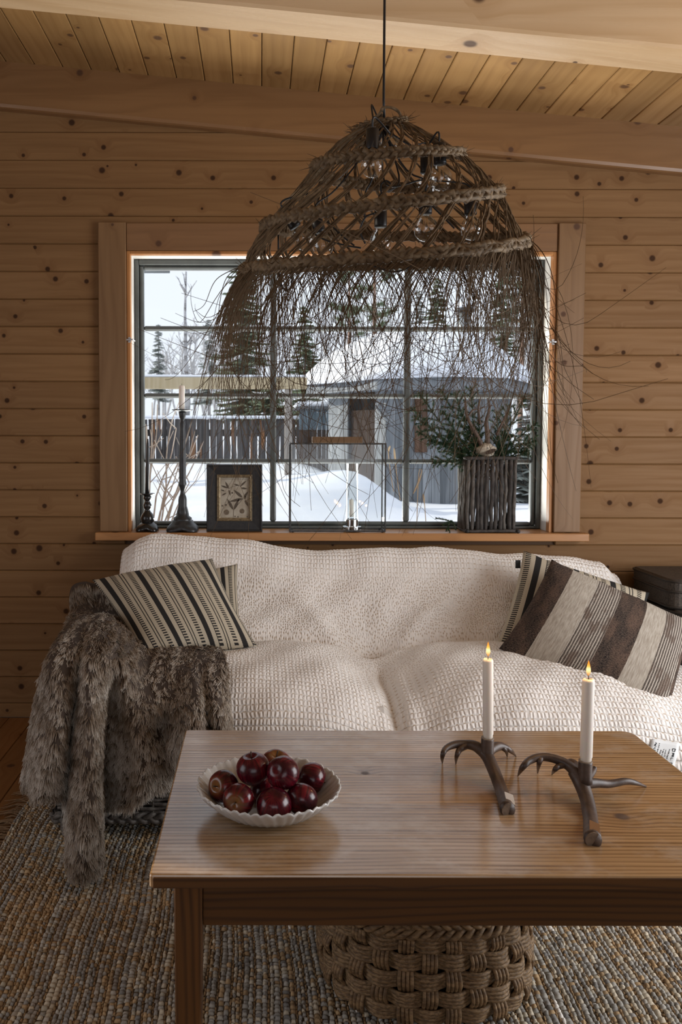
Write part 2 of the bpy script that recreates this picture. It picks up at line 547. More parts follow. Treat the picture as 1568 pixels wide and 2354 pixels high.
frame_bar(fx0, fx0 + 0.020, fz0, fz1, YS - 0.012, YS + 0.05).build('window_frame', GREY_P, win)
frame_bar(fx1 - 0.020, fx1, fz0, fz1, YS - 0.012, YS + 0.05).build('window_frame', GREY_P, win)
frame_bar(fx0 + 0.02, fx1 - 0.02, fz1 - 0.026, fz1, YS - 0.012, YS + 0.05).build('window_frame', GREY_P, win)
frame_bar(fx0 + 0.02, fx1 - 0.02, fz0, fz0 + 0.012, YS - 0.012, YS + 0.05).build('window_frame', GREY_P, win)
sx0, sx1, sz0, sz1 = fx0 + 0.0205, fx1 - 0.0205, fz0 + 0.0125, fz1 - 0.0265
for (a, b, c, d) in ((sx0, sx0 + 0.020, sz0, sz1), (sx1 - 0.020, sx1, sz0, sz1),
                     (sx0 + 0.02, sx1 - 0.02, sz1 - 0.018, sz1), (sx0 + 0.02, sx1 - 0.02, sz0, sz0 + 0.018)):
    frame_bar(a, b, c, d, YS, YS + 0.04, 0.006).build('sash', GREY_P, win)
vx = [0.064, 0.700]
hz = [1.823, 1.506, 1.195]
for v in vx:
    frame_bar(v - 0.0145, v + 0.0145, sz0 + 0.018, sz1 - 0.018, YS + 0.002, YS + 0.04, 0.007).build('muntin', GREY_P, win)
cols = [(sx0 + 0.02, vx[0] - 0.0145), (vx[0] + 0.0145, vx[1] - 0.0145), (vx[1] + 0.0145, sx1 - 0.02)]
rows = [(sz0 + 0.018, hz[2]), (hz[2], hz[1]), (hz[1], hz[0]), (hz[0], sz1 - 0.018)]
for h in hz:
    for (a, b) in cols:
        frame_bar(a, b, h - 0.011, h + 0.011, YS + 0.004, YS + 0.038, 0.007).build('muntin', GREY_P, win)
for (a, b) in cols:
    for (c, d) in rows:
        MB().box(a - 0.004, b + 0.004, YS + 0.018, YS + 0.021, c + 0.006, d - 0.006).build('pane', GLASS, win)
# small steel hooks on the stops
for hx, s in ((-0.594, 1), (1.336, -1)):
    zz = at(300, 782, 0.0).z if s > 0 else at(1272, 787, 0.0).z
    m = MB()
    m.tube([(hx - 0.012 * s, -0.014, zz), (hx + 0.016 * s, -0.016, zz), (hx + 0.026 * s, -0.012, zz - 0.006)], [0.006, 0.0045, 0.002], 6)
    m.box(hx - 0.006, hx + 0.006, -0.012, -0.009, zz - 0.012, zz + 0.012)
    m.build('hook', STEEL, win)

# ------------------------------------------------------------------ outside: snow, fence, pergola, hut, shed, trees
SNOW = mottled('snow', (0.86, 0.89, 0.95), (0.80, 0.84, 0.92), 3.0, 0.7, bump=0.4, bdist=0.03, spec=0.2)
def plank_mat(name, c1, c2, c3=None):
    m = new_mat(name, c1, 0.8, 0, 0.2)
    t = NT(m)
    o = t.sep(t.obj())
    r = t.rnd()
    g = t.noise(t.xyz(t.m('MULTIPLY', o[0], 30.0), t.m('MULTIPLY', o[1], 30.0), t.m('MULTIPLY_ADD', r, 40.0, t.m('MULTIPLY', o[2], 1.5))), 1.0, 4.0)
    c = t.mix(t.mr(g, 0.35, 0.65), c1, c2)
    if c3:
        g2 = t.noise(t.xyz(t.m('MULTIPLY', o[0], 14.0), r, t.m('MULTIPLY_ADD', r, 70.0, t.m('MULTIPLY', o[2], 1.3))), 1.0, 3.0)
        c = t.mix(t.mr(g2, 0.60, 0.68), c, c3)
    v = t.m('MULTIPLY_ADD', r, 0.5, 0.75)
    c = t.mix(1.0, c, t.n('CombineColor', {0: v, 1: v, 2: v}).outputs[0], 'MULTIPLY')
    t.color(c)
    t.bump(g, 0.4, 0.004)
    return m
GREYWOOD = plank_mat('weathered_boards', (0.27, 0.29, 0.31), (0.16, 0.175, 0.19))
FENCEWOOD = plank_mat('fence_slabs', (0.10, 0.093, 0.092), (0.045, 0.040, 0.040), (0.24, 0.11, 0.045))
PALEPOST = plank_mat('pale_post', (0.34, 0.31, 0.28), (0.27, 0.245, 0.22))
DARKWOOD = plank_mat('dark_brown_boards', (0.055, 0.036, 0.028), (0.03, 0.02, 0.016))
BROWNPANEL = plank_mat('brown_shutter', (0.14, 0.085, 0.06), (0.085, 0.05, 0.036))
BLUEWOOD = plank_mat('blue_grey_boards', (0.15, 0.20, 0.235), (0.09, 0.12, 0.145))
NEWWOOD = plank_mat('fresh_beam', (0.72, 0.60, 0.40), (0.62, 0.50, 0.31))
BARK_W = mottled('birch_bark', (0.42, 0.42, 0.44), (0.15, 0.14, 0.14), 7, 0.85, bump=0.3, stretch=(1, 1, 2))
BARK_G = mottled('grey_bark', (0.30, 0.285, 0.28), (0.19, 0.18, 0.18), 9, 0.85, bump=0.3)
BARK_P = mottled('pine_bark', (0.34, 0.20, 0.14), (0.20, 0.13, 0.10), 6, 0.85, bump=0.3)
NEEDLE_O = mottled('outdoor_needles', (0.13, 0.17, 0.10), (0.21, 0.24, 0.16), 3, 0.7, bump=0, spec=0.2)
NEEDLE_F = mottled('far_needles', (0.26, 0.29, 0.26), (0.38, 0.40, 0.39), 2, 0.8, bump=0, spec=0.1)  # paled: distance haze and dusted snow are put into the colour
TWIG_P = mottled('pale_twig', (0.62, 0.54, 0.46), (0.46, 0.38, 0.31), 30, 0.7, bump=0)

def zsnow(x, y):
    Z = y + 3.8
    L = 0.42 + 0.50 * sstep(5.5, 10.0, Z)
    R = 0.44 + 0.10 * sstep(5.0, 9.0, Z)
    xb = 0.45 + 0.06 * (Z - 8)
    w = sstep(xb - 0.1, xb + 0.95, x)
    z = L * (1 - w) + R * w
    z = z + 0.30 * np.exp(-((x - 1.05) / 0.45) ** 2 - ((Z - 8.6) / 0.55) ** 2)
    z = z + 0.03 * np.sin(x * 2.3 + 1.0) * np.sin(y * 1.7) + 0.015 * np.sin(x * 5.1) * np.cos(y * 4.3)
    return z + 0.02 * np.maximum(Z - 14, 0)
gx = np.concatenate([np.linspace(-30, -5, 16), np.linspace(-4.6, 6, 90), np.linspace(6.5, 30, 16)])
gy = np.concatenate([np.linspace(0.25, 9, 90), np.linspace(9.5, 60, 30)])
XX, YY = np.meshgrid(gx, gy)
mb = MB(); mb.grid(np.stack([XX, YY, zsnow(XX, YY)], -1))
sn = mb.build('outside_snow', SNOW, None, smooth=True)
tag(sn, 'deep untouched snow covering the yard outside the window', 'snow', kind='stuff')

# fence of rough dark slabs
YF = 8.2
fen = thing('slab_fence', 'dark fence of rough bark-edged slabs across the snowy yard', 'fence', (-0.6, YF, 0.6))
xx = -5.2
k_fence = 0
while xx < 0.74:
    w = random.uniform(0.085, 0.125)
    z0, z1 = 0.62, 1.545 + random.uniform(-0.01, 0.01)
    n = 5; L = []; R = []
    for i in range(n):
        zz = z0 + (z1 - z0) * i / (n - 1)
        L.append((xx + random.uniform(0, 0.012), zz)); R.append((xx + w - random.uniform(0, 0.014), zz))
    vs = []; fs = []
    yo = (k_fence % 2) * 0.024; k_fence += 1
    for i in range(n):
        vs += [(L[i][0], YF + yo, L[i][1]), (R[i][0], YF + yo, R[i][1]), (R[i][0] - .01, YF + yo + 0.022, R[i][1]), (L[i][0] + .01, YF + yo + 0.022, L[i][1])]
    for i in range(n - 1):
        for k in range(4):
            k2 = (k + 1) % 4
            fs.append((i * 4 + k, i * 4 + k2, i * 4 + 4 + k2, i * 4 + 4 + k))
    fs += [(3, 2, 1, 0), tuple(4 * n - 4 + k for k in range(4))]
    m = MB(); m.add(vs, fs); m.build('slab', FENCEWOOD, fen)
    xx += w - random.uniform(-0.003, 0.012)
MB().box(-5.2, 0.75, YF + 0.048, YF + 0.08, 1.3, 1.4, 0.005).build('rail', FENCEWOOD, fen)
MB().box(-5.2, 0.75, YF - 0.05, YF + 0.09, 1.556, 1.60, 0.015).build('snow_cap', SNOW, fen)
for px_ in (-4.4, -2.6, -0.9, 0.66):
    MB().box(px_, px_ + 0.09, YF + 0.08, YF + 0.17, 0.5, 1.55, 0.006).build('fence_post', FENCEWOOD, fen)

# pergola: fresh beam with snow on a pale post
YP = 5.3
pg = thing('pergola', 'pale new timber beam on a post carrying a strip of snow', 'pergola', (0.3, YP, 0.6))
bl, br = at(250, 880, YP), at(706, 884, YP)
MB().box(bl.x - 1.5, br.x, YP, YP + 0.11, bl.z - 0.062, bl.z + 0.062, 0.006).build('beam', NEWWOOD, pg)
MB().box(bl.x - 1.5, br.x - 0.01, YP + 0.005, YP + 0.105, bl.z + 0.062, bl.z + 0.092, 0.012).build('snow_cap', SNOW, pg)
p0, p1 = at(655, 900, YP), at(672, 900, YP)
MB().box(p0.x, p1.x, YP + 0.015, YP + 0.10, 0.45, bl.z - 0.0625, 0.005).build('post', PALEPOST, pg)
MB().box(-2.2, -2.1, YP + 0.015, YP + 0.10, 0.45, bl.z - 0.0625, 0.005).build('post', PALEPOST, pg)

# snow-covered grill hut
HC = Vector((2.03, 6.7, 0.45))
hut = thing('garden_hut', 'six-sided grey board hut with a thick rounded snow roof and chimney', 'hut', HC)
def hexpt(R, k, z): 
    a = PI + k * PI / 3
    return Vector((HC.x + R * math.cos(a), HC.y + R * math.sin(a), z))
RW = 1.16
for k in range(6):
    A, B = hexpt(RW, k, 0), hexpt(RW, k + 1, 0)
    nb = 11 if k in (0, 1, 2) else 3
    d = (B - A); L = d.length; d.normalize()
    nrm = Vector((d.y, -d.x, 0))
    for i in range(nb):
        w = L / nb
        if k == 0 and 4 <= i <= 8:
            continue                                       # the doorway
        a0, a1 = A + d * (i * w + 0.002), A + d * ((i + 1) * w - 0.002)
        m = MB()
        off = nrm * random.uniform(0, 0.006)
        z0, z1 = 0.30, 1.83
        vs = []
        for p in (a0, a1):
            for q in (0.0, 0.024):
                for zz in (z0, z1):
                    vv = p + off - nrm * q
                    vs.append((vv.x, vv.y, zz))
        m.add(vs, [(0, 1, 3, 2), (4, 6, 7, 5), (0, 4, 5, 1), (2, 3, 7, 6), (0, 2, 6, 4), (1, 5, 7, 3)])
        m.build('wall_board', GREYWOOD, hut)
    if k == 0:
        a0, a1 = A + d * (4 * L / nb), A + d * (9 * L / nb)
        m = MB(); m.add([a0 - nrm * .05 + Vector((0, 0, .3)), a1 - nrm * .05 + Vector((0, 0, .3)), a1 - nrm * .05 + Vector((0, 0, 1.62)), a0 - nrm * .05 + Vector((0, 0, 1.62)),
                          a0 - nrm * .09 + Vector((0, 0, .3)), a1 - nrm * .09 + Vector((0, 0, .3)), a1 - nrm * .09 + Vector((0, 0, 1.62)), a0 - nrm * .09 + Vector((0, 0, 1.62))],
                         [(0, 1, 2, 3), (7, 6, 5, 4), (0, 4, 5, 1), (1, 5, 6, 2), (2, 6, 7, 3), (3, 7, 4, 0)])
        dd = m.build('hut_door', DARKWOOD, hut)
        m = MB(); m.box(-0.06, 0.06, -0.03, 0.03, -0.18, 0.18, 0.004)
m = MB()
q0, q1 = at(955, 905, 5.66), at(982, 1040, 5.66)
m.box(q0.x, q1.x, 5.66, 5.69, q1.z, q0.z, 0.006)
sh = m.build('shutter', BROWNPANEL, hut)
qc = at(962, 965, 5.655)
MB().box(qc.x - 0.035, qc.x + 0.035, 5.648, 5.66, qc.z - 0.06, qc.z + 0.06, 0.003).build('pane', GREYWOOD, sh)
q0, q1 = at(868, 928, 5.5), at(897, 964, 5.5)
m = MB(); m.tube([q0, q1], [0.045, 0.045], 4); m.build('brace', GREYWOOD, hut)
# eaves
vs = []
RE = 1.44
for k in range(6):
    vs += [tuple(hexpt(RE, k, 1.83)), tuple(hexpt(RE, k, 1.965)), tuple(hexpt(RE - 0.05, k, 1.965)), tuple(hexpt(RE - 0.3, k, 1.83))]
fs = []
for k in range(6):
    k2 = (k + 1) % 6
    for i in range(4):
        i2 = (i + 1) % 4
        fs.append((k * 4 + i, k2 * 4 + i, k2 * 4 + i2, k * 4 + i2))
m = MB(); m.add(vs, fs); m.build('eaves', GREYWOOD, hut, fixn=True)
n = 48; G = []
prof = [(1.47, 1.95), (1.50, 1.985), (1.49, 2.03), (1.43, 2.10), (1.28, 2.23), (1.08, 2.37), (0.86, 2.49), (0.64, 2.58), (0.42, 2.645), (0.22, 2.685), (0.04, 2.70)]
for (r, z) in prof:
    row = []
    for k in range(n):
        a = 2 * PI * k / n
        sec = (a % (PI / 3)) - PI / 6
        hexr = math.cos(PI / 6) / math.cos(sec)
        rr = r * (0.35 + 0.65 * hexr) * 1.0
        row.append((HC.x + rr * math.cos(a), HC.y + rr * math.sin(a), z + 0.015 * math.sin(3 * a + r * 4)))
    G.append(row)
m = MB(); m.grid(np.array(G), True); m.build('snow_roof', SNOW, hut, smooth=True)
ct = at(1068, 700, 6.7)
m = MB(); m.lathe([(0.085, 2.3), (0.085, ct.z - 0.10)], 14, (ct.x, 6.7, 0)); m.build('chimney', new_mat('zinc', (0.33, 0.36, 0.38), 0.45, 0.7), hut, smooth=True)
m = MB(); m.lathe([(0.13, 0), (0.125, 0.02), (0.05, 0.07), (0.0, 0.075)], 14, (ct.x, 6.7, ct.z - 0.085)); m.build('chimney_hood', new_mat('dark_zinc', (0.10, 0.11, 0.12), 0.5, 0.6), hut, smooth=True)
m = MB(); m.lathe([(0.125, 0), (0.12, 0.04), (0.06, 0.075), (0.0, 0.082)], 14, (ct.x, 6.7, ct.z - 0.05)); m.build('snow_cap', SNOW, hut, smooth=True)

# wood shed beside the hut
ws = thing('wood_shed', 'low shed with blue-grey upper boards and brown lower boards', 'shed', (1.0, 7.6, 0.5))
YW = 7.5
a, b = at(688, 1000, YW).x, at(792, 1000, YW).x
ztp, zmid = at(700, 940, YW).z, at(700, 988, YW).z
k = 10
for i in range(k):
    x0 = a + (b - a) * i / k; x1 = a + (b - a) * (i + 1) / k - 0.004
    MB().box(x0, x1, YW, YW + 0.02, zmid, ztp, 0.002).build('shed_board', BLUEWOOD, ws)
    MB().box(x0, x1, YW + 0.015, YW + 0.035, 0.4, zmid, 0.002).build('shed_board', DARKWOOD, ws)
MB().box(a - 0.05, b + 0.05, YW - 0.04, YW + 0.9, ztp, ztp + 0.03, 0.004).build('shed_roof', GREYWOOD, ws)
MB().box(a - 0.05, b + 0.05, YW - 0.04, YW + 0.9, ztp + 0.03, ztp + 0.10, 0.03).build('snow_cap', SNOW, ws)

# unseen box for a house wing, added to shut out the lowest left sun
wo = struct('sun_block_wing')
MB().box(-6.0, -2.2, 0.2, 3.2, 0.0, 3.0).build('sun_block', GREYWOOD, wo)

# eave gutter of the house, just outside the top left pane
m = MB(); g0, g1 = at(270, 619, 0.9), at(390, 619, 0.9)
m.tube([g0 + Vector((-0.9, 0, 0)), g1], 0.022, 10)
gt = m.build('gutter', new_mat('dark_gutter', (0.06, 0.07, 0.08), 0.5, 0.3), None, smooth=True)
m = MB(); m.box(-0.02, 0.02, -0.7, 0.0, -0.012, 0.03); b_ = m.build('gutter_bracket', gt.data.materials[0], gt, world=False)
b_.location = (g0.x - 0.3, g0.y + 0.01, g0.z)
tag(gt, 'dark round gutter end at the top left corner of the window view', 'gutter')

# ---- conifers and bare trees
def conifer_meshes(h, seed, nl=15, needle_len=0.09, width=0.30, sparse=1.0):
    rg = random.Random(seed)
    tr = MB()
    tr.tube([(0, 0, -0.3), (0, 0, h * 0.5), (0.01, 0, h)], [h * 0.016, h * 0.009, 0.004], 6)
    fo = MB()
    for i in range(nl):
        t = (i + 0.6) / nl
        R = h * width * (1 - t) ** 0.85 + 0.04
        nbr = int((8 + 7 * (1 - t)) * sparse)
        for j in range(max(nbr, 4)):
            a = rg.uniform(0, 2 * PI)
            z = h * (0.10 + 0.90 * min(1.0, t + rg.uniform(-0.6, 0.6) / nl))
            L = R * rg.uniform(0.6, 1.12)
            seg = 7
            pts = []
            for s_ in range(seg + 1):
                u = s_ / seg
                r_ = L * u
                dz = -0.35 * L * u + 0.22 * L * u * u
                pts.append(Vector((math.cos(a) * r_, math.sin(a) * r_, z + dz)))
            tr.tube([pts[0], pts[3], pts[-1]], [0.006 + 0.004 * (1 - t), 0.004, 0.0015], 3, caps=False)
            side = Vector((-math.sin(a), math.cos(a), 0)); fw = Vector((math.cos(a), math.sin(a), 0))
            for s_ in range(seg * 2):
                u = (s_ + 0.8) / (seg * 2)
                p = pts[0].lerp(pts[-1], u); p.z = z - 0.35 * L * u + 0.22 * L * u * u
                sl = (0.34 * L * (1 - u) + needle_len)
                for sg in (-1, 1):
                    tip = p + (side * sg * 0.8 + fw * 0.55) * sl * rg.uniform(0.7, 1.1) + Vector((0, 0, -0.25 * sl * rg.uniform(0, 1)))
                    q = p + fw * 0.045 * (0.5 + L)
                    w_ = Vector((0, 0, 0.02 + 0.015 * L))
                    fo.add([p - fw * 0.02, q, tip, p + w_], [(0, 1, 2), (1, 3, 2), (3, 0, 2)])
    return tr, fo

def conifer(px, Z, pybase, pytop, seed, label, nmat, tmat=None, **kw):
    Y = Z - 3.8
    bz, tz = at(px, pybase, Y), at(px, pytop, Y)
    h = tz.z - bz.z
    root = thing('spruce_tree', label, 'tree', (bz.x, Y, bz.z))
    tr, fo = conifer_meshes(h, seed, **kw)
    tr.build('trunk', tmat or BARK_G, root, world=False)
    fo.build('foliage', nmat, root, world=False, kind='stuff')
    return root
conifer(556, 15.0, 1010, 520, 3, 'large dark spruce behind the left part of the fence', NEEDLE_O, nl=24, width=0.17)
conifer(700, 17.0, 1000, 700, 4, 'small green spruce between the pergola beam end and the hut roof', NEEDLE_O, nl=15, width=0.20)
conifer(1003, 19.0, 950, 640, 5, 'mid green spruce rising behind the middle of the hut roof', NEEDLE_O, nl=16, width=0.2)
conifer(1150, 19.0, 950, 600, 6, 'tall spruce rising behind the hut just right of the chimney', NEEDLE_O, nl=18, width=0.15)
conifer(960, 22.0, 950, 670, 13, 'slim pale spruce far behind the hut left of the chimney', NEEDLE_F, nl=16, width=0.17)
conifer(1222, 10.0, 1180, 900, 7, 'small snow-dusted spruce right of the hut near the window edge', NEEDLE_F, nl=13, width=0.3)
conifer(620, 13.0, 1000, 880, 8, 'low spruce with drooping boughs just behind the fence', NEEDLE_O, nl=9, width=0.75)
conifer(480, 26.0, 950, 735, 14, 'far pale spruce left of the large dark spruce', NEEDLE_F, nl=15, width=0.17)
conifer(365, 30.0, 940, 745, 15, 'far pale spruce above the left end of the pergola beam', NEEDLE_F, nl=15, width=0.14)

# tall pines: bare reddish stem, ragged crown
def pine(px, Z, pybase, pytop, seed, label):
    Y = Z - 3.8
    bz, tz = at(px, pybase, Y), at(px, pytop, Y)
    h = tz.z - bz.z
    rg = random.Random(seed)
    root = thing('pine_tree', label, 'tree', (bz.x, Y, bz.z))
    tr = MB(); fo = MB()
    tr.tube([(0, 0, -0.3), (0.02, 0, h * .5), (0, 0, h)], [h * 0.014, h * 0.011, 0.01], 7)
    for i in range(26):
        z = h * rg.uniform(0.5, 1.0); a = rg.uniform(0, 2 * PI); L = rg.uniform(0.25, 0.75) * (1.25 - z / h) * h * 0.22 + 0.15
        e = Vector((math.cos(a) * L, math.sin(a) * L, z + L * 0.25))
        tr.tube([(0, 0, z), e], [0.012, 0.004], 3, caps=False)
        for j in range(46):
            c = Vector((0, 0, z)).lerp(e, rg.uniform(0.45, 1.05))
            dr = Vector((rg.gauss(0, 1), rg.gauss(0, 1), rg.gauss(0.3, 0.8))).normalized()
            s_ = dr.orthogonal() * 0.012
            tip = c + dr * rg.uniform(0.12, 0.24)
            fo.add([c - s_, c + s_, tip, c + dr.cross(s_)], [(0, 1, 2), (1, 3, 2), (3, 0, 2)])
    tr.build('trunk', BARK_P, root, world=False); fo.build('foliage', NEEDLE_O, root, world=False, kind='stuff')
pine(857, 17.0, 980, 540, 21, 'tall pine with reddish trunk behind the left part of the hut roof')
pine(800, 21.0, 960, 590, 22, 'ragged pine left of the tall pine behind the hut')
pine(1195, 16.0, 980, 560, 23, 'tall pine at the right edge of the window view')

def bare_meshes(h, seed, dens=1.0, thin=1.0, blen=1.0):
    rg = random.Random(seed); m = MB()
    def br(p, d, L, r, lev):
        n = 4; pts = [p]; q = p.copy(); dd = d.copy()
        for i in range(n):
            dd = (dd + Vector((rg.gauss(0, .12), rg.gauss(0, .12), 0.06))).normalized()
            q = q + dd * L / n; pts.append(q.copy())
        m.tube(pts, [r * (1 - 0.7 * i / n) for i in range(n + 1)], 5 if lev == 0 else 3, caps=False)
        if lev >= 3: return
        k = int({0: 18, 1: 6, 2: 4}[lev] * dens)
        for i in range(k):
            u = rg.uniform(0.25 if lev == 0 else 0.15, 1.0); j = min(int(u * n), n - 1)
            c = pts[j].lerp(pts[j + 1], u * n - j)
            a = rg.uniform(0, 2 * PI)
            side = Vector((math.cos(a), math.sin(a), rg.uniform(0.4, 1.1))).normalized()
            br(c, (side + dd * 0.3).normalized(), L * rg.uniform(0.2, 0.38) * (1.2 - 0.5 * u) * (blen if lev == 0 else 1), r * 0.33 * thin, lev + 1)
    br(Vector((0, 0, -0.2)), Vector((0.02, 0, 1)), h, h * 0.016, 0)
    return m
def bare_tree(px, Z, pybase, pytop, seed, label, mat, **kw):
    Y = Z - 3.8
    bz, tz = at(px, pybase, Y), at(px, pytop, Y)
    root = thing('bare_tree', label, 'tree', (bz.x, Y, bz.z))
    bare_meshes(tz.z - bz.z, seed, **kw).build('branches', mat, root, world=False)
    return root
bare_tree(425, 13.0, 1000, 575, 31, 'old bare birch with crooked trunk above the left candlestick', BARK_W, thin=1.0, dens=0.75, blen=0.42)
far = []
FAR_M = mottled('far_branches', (0.47, 0.46, 0.46), (0.36, 0.35, 0.35), 4, 0.9, bump=0)  # pale tone carries the distance haze and a dusting of snow
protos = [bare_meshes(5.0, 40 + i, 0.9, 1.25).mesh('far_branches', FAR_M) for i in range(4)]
rg = random.Random(5)
for i in range(46):
    pxx = 300 + (i * 67) % 960 + rg.uniform(-15, 15)
    Z = rg.uniform(22, 34); Y = Z - 3.8
    p = at(pxx, 945, Y)
    root = thing('bare_tree', 'thin leafless tree in the pale wood far beyond the yard', 'tree', (p.x, Y, p.z - 0.2), 'leafless trees of the far wood')
    o = link('branches', protos[i % 4], root)
    s_ = rg.uniform(0.46, 0.68)
    o.scale = (s_ * 1.2, s_ * 1.2, s_); o.rotation_euler.z = rg.uniform(0, 6.28)

# leafless shrub by the window and dry stalks
def shrub(loc, seed, label, n, h, mat, targets):
    rg = random.Random(seed)
    root = thing('leafless_shrub', label, 'shrub', loc)
    m = MB(); base = Vector(loc)
    for tg in targets:
        pts = catmull([base + Vector((rg.uniform(-.04, .04), rg.uniform(-.04, .04), -0.1)), base.lerp(tg, .4) + Vector((rg.uniform(-.05, .05), 0, .03)), base.lerp(tg, .75), tg], 9)
        m.tube(pts, np.linspace(0.0075, 0.003, 9), 5)
        for j in range(3):
            k = rg.randint(3, 8); c = Vector(pts[k])
            e = c + Vector((rg.uniform(-.14, .16), rg.uniform(-.1, .1), rg.uniform(0.06, .24)))
            m.tube([c, c.lerp(e, .5) + Vector((rg.uniform(-.02, .02), 0, -.015)), e], [0.004, 0.003, 0.002], 4)
    m.build('branches', mat, root)
    return root
YB_ = 1.5
shrub((at(345, 1215, YB_).x, YB_, 0.52), 4, 'pale leafless shrub standing in snow outside the lower left panes', 9, 1, TWIG_P,
      [at(350, 925, YB_), at(362, 930, YB_ + .1), at(395, 965, YB_), at(405, 985, YB_ - .1), at(440, 970, YB_), at(455, 1000, YB_), at(468, 1015, YB_ + .1), at(335, 975, YB_), at(412, 1065, YB_), at(435, 1110, YB_), at(402, 1140, YB_)])
st = thing('dry_stalk', 'tan dry grass stalks bending in the snow before the hut', 'grass', (at(970, 1200, 1.3).x, 1.3, 0.5))
STALK = new_mat('straw', (0.50, 0.38, 0.24), 0.8)
for pts in ([(958, 1215), (960, 1150), (963, 1085), (970, 1082), (962, 1110), (950, 1135)], [(980, 1215), (977, 1170), (973, 1135)], [(905, 1130), (897, 1080), (893, 1040), (897, 1025)], [(920, 1150), (912, 1090), (906, 1030)]):
    P = catmull([at(x, y, 1.3) for x, y in pts], 14)
    m = MB(); m.tube(P, np.concatenate([np.full(9, .0025), [.004, .006, .006, .005, .002]]), 4); m.build('stalk', STALK, st)

# ------------------------------------------------------------------ rug
def rug_build():
    x0, x1, y0, y1 = -0.83, 2.0, -3.3, -0.80
    rug = thing('woven_rug', 'grey and tan rug woven of leather strips and jute under the table', 'rug', ((x0 + x1) / 2, (y0 + y1) / 2, 0))
    MB().box(x0, x1, y0, y1, 0.0, 0.006).build('rug_backing', new_mat('jute_backing', (0.10, 0.065, 0.034), 0.9), rug)
    rg = np.random.default_rng(3)
    vs = []; fs = []; cs = []
    nv = 0
    x = x0 + 0.006
    unit = np.array([(-1, -1, 0), (1, -1, 0), (1, 1, 0), (-1, 1, 0), (-.55, -.62, 1), (.55, -.62, 1), (.55, .62, 1), (-.55, .62, 1)], float)
    uf = np.array([(4, 5, 6, 7), (0, 1, 5, 4), (1, 2, 6, 5), (2, 3, 7, 6), (3, 0, 4, 7)])
    AV = []; AF = []; AC = []
    col_i = 0
    ya, yb = -2.15, y1
    while x < 1.95:
        jute = (col_i % 3 == 2)
        w = rg.uniform(0.0035, 0.0055) if jute else rg.uniform(0.0080, 0.0150)
        pitch = rg.uniform(0.0115, 0.0160)
        n = int((yb - ya) / pitch)
        ph = rg.uniform(0, pitch)
        yc = ya + ph + np.arange(n) * pitch + rg.normal(0, 0.0011, n)
        wav = 0.006 * np.sin(yc * 5 + x * 3) + 0.004 * np.sin(yc * 13 + x * 9)
        hx = np.full(n, w / 2) * rg.uniform(0.85, 1.2, n)
        hy = np.full(n, pitch * (0.34 if jute else 0.40)) * rg.uniform(0.85, 1.12, n)
        hz = (0.0045 if jute else 0.0062) * rg.uniform(0.6, 1.25, n)
        ctr = np.stack([x + w / 2 + wav + rg.normal(0, 0.0008, n), yc, np.full(n, 0.0055)], 1)
        V = ctr[:, None, :] + unit[None] * np.stack([hx, hy, hz], 1)[:, None, :]
        V[:, :, :2] += rg.normal(0, 0.0006, (n, 8, 2))
        left = 1 - np.clip((x - x0) / 0.8, 0, 1)
        if jute:
            base = np.array([0.24, 0.155, 0.078])
            c = base[None] * rg.uniform(0.6, 1.2, (n, 1))
        else:
            g0_ = rg.choice([0, 1, 2, 3], p=[.52 - .22 * left, .22, .08 + .22 * left, .18])
            gs = np.where(rg.uniform(0, 1, n) < 0.5, rg.integers(0, 4, n), g0_)
            base = np.array([(0.27, 0.255, 0.225), (0.19, 0.18, 0.165), (0.29, 0.20, 0.11), (0.36, 0.315, 0.24)])[gs]
            c = base * rg.uniform(0.75, 1.25, (n, 1))
            run = sstep(0.2, 0.6, np.sin(yc * 3.1 + col_i * 1.7))[:, None]
            c = c * (1 - 0.4 * run * left) + np.array([0.25, 0.16, 0.08])[None] * 0.4 * run * left
            if rg.uniform() < 0.09:
                a = rg.uniform(ya, yb - .2); m_ = ((yc > a) & (yc < a + rg.uniform(.08, .3)))[:, None]
                c = np.where(m_, np.array([[0.66, 0.62, 0.56]]) * rg.uniform(0.9, 1.05, (n, 1)), c)
        AV.append(V.reshape(-1, 3)); AC.append(np.repeat(c * 1.5, 8, 0))
        AF.append((uf[None] + (np.arange(n) * 8 + nv)[:, None, None]).reshape(-1, 4))
        nv += n * 8
        x += w + 0.0008
        col_i += 1
    V = np.concatenate(AV); Fa = np.concatenate(AF); Cc = np.concatenate(AC)
    me = bpy.data.meshes.new('rug_weave')
    me.vertices.add(len(V)); me.vertices.foreach_set('co', (V - np.array(rug.location)).astype(np.float32).ravel())
    me.loops.add(Fa.size); me.loops.foreach_set('vertex_index', Fa.astype(np.int32).ravel())
    me.polygons.add(len(Fa)); me.polygons.foreach_set('loop_start', np.arange(0, Fa.size, 4, dtype=np.int32))
    try: me.polygons.foreach_set('loop_total', np.full(len(Fa), 4, np.int32))
    except Exception: pass
    me.polygons.foreach_set('use_smooth', np.ones(len(Fa), bool))
    ca = me.color_attributes.new('Col', 'FLOAT_COLOR', 'POINT')
    c4 = np.ones((len(V), 4), np.float32); c4[:, :3] = Cc; ca.data.foreach_set('color', c4.ravel())
    me.materials.append(attr_mat('rug_strips', 0.8, 0.25, 0.3, 400))
    me.update(); me.validate()
    link('weave', me, rug, 'stuff')
    # frayed fringe on the left edge
    m = MB()
    for i in range(230):
        y = random.uniform(ya, yb); L = random.uniform(0.03, 0.09)
        p = Vector((x0 + 0.002, y, 0.006))
        e = p + Vector((-L, random.uniform(-.03, .02), -0.004))
        m.tube([p, p.lerp(e, .5) + Vector((0, random.uniform(-.012, .012), .006)), e], [0.0022, 0.002, 0.001], 4, caps=False)
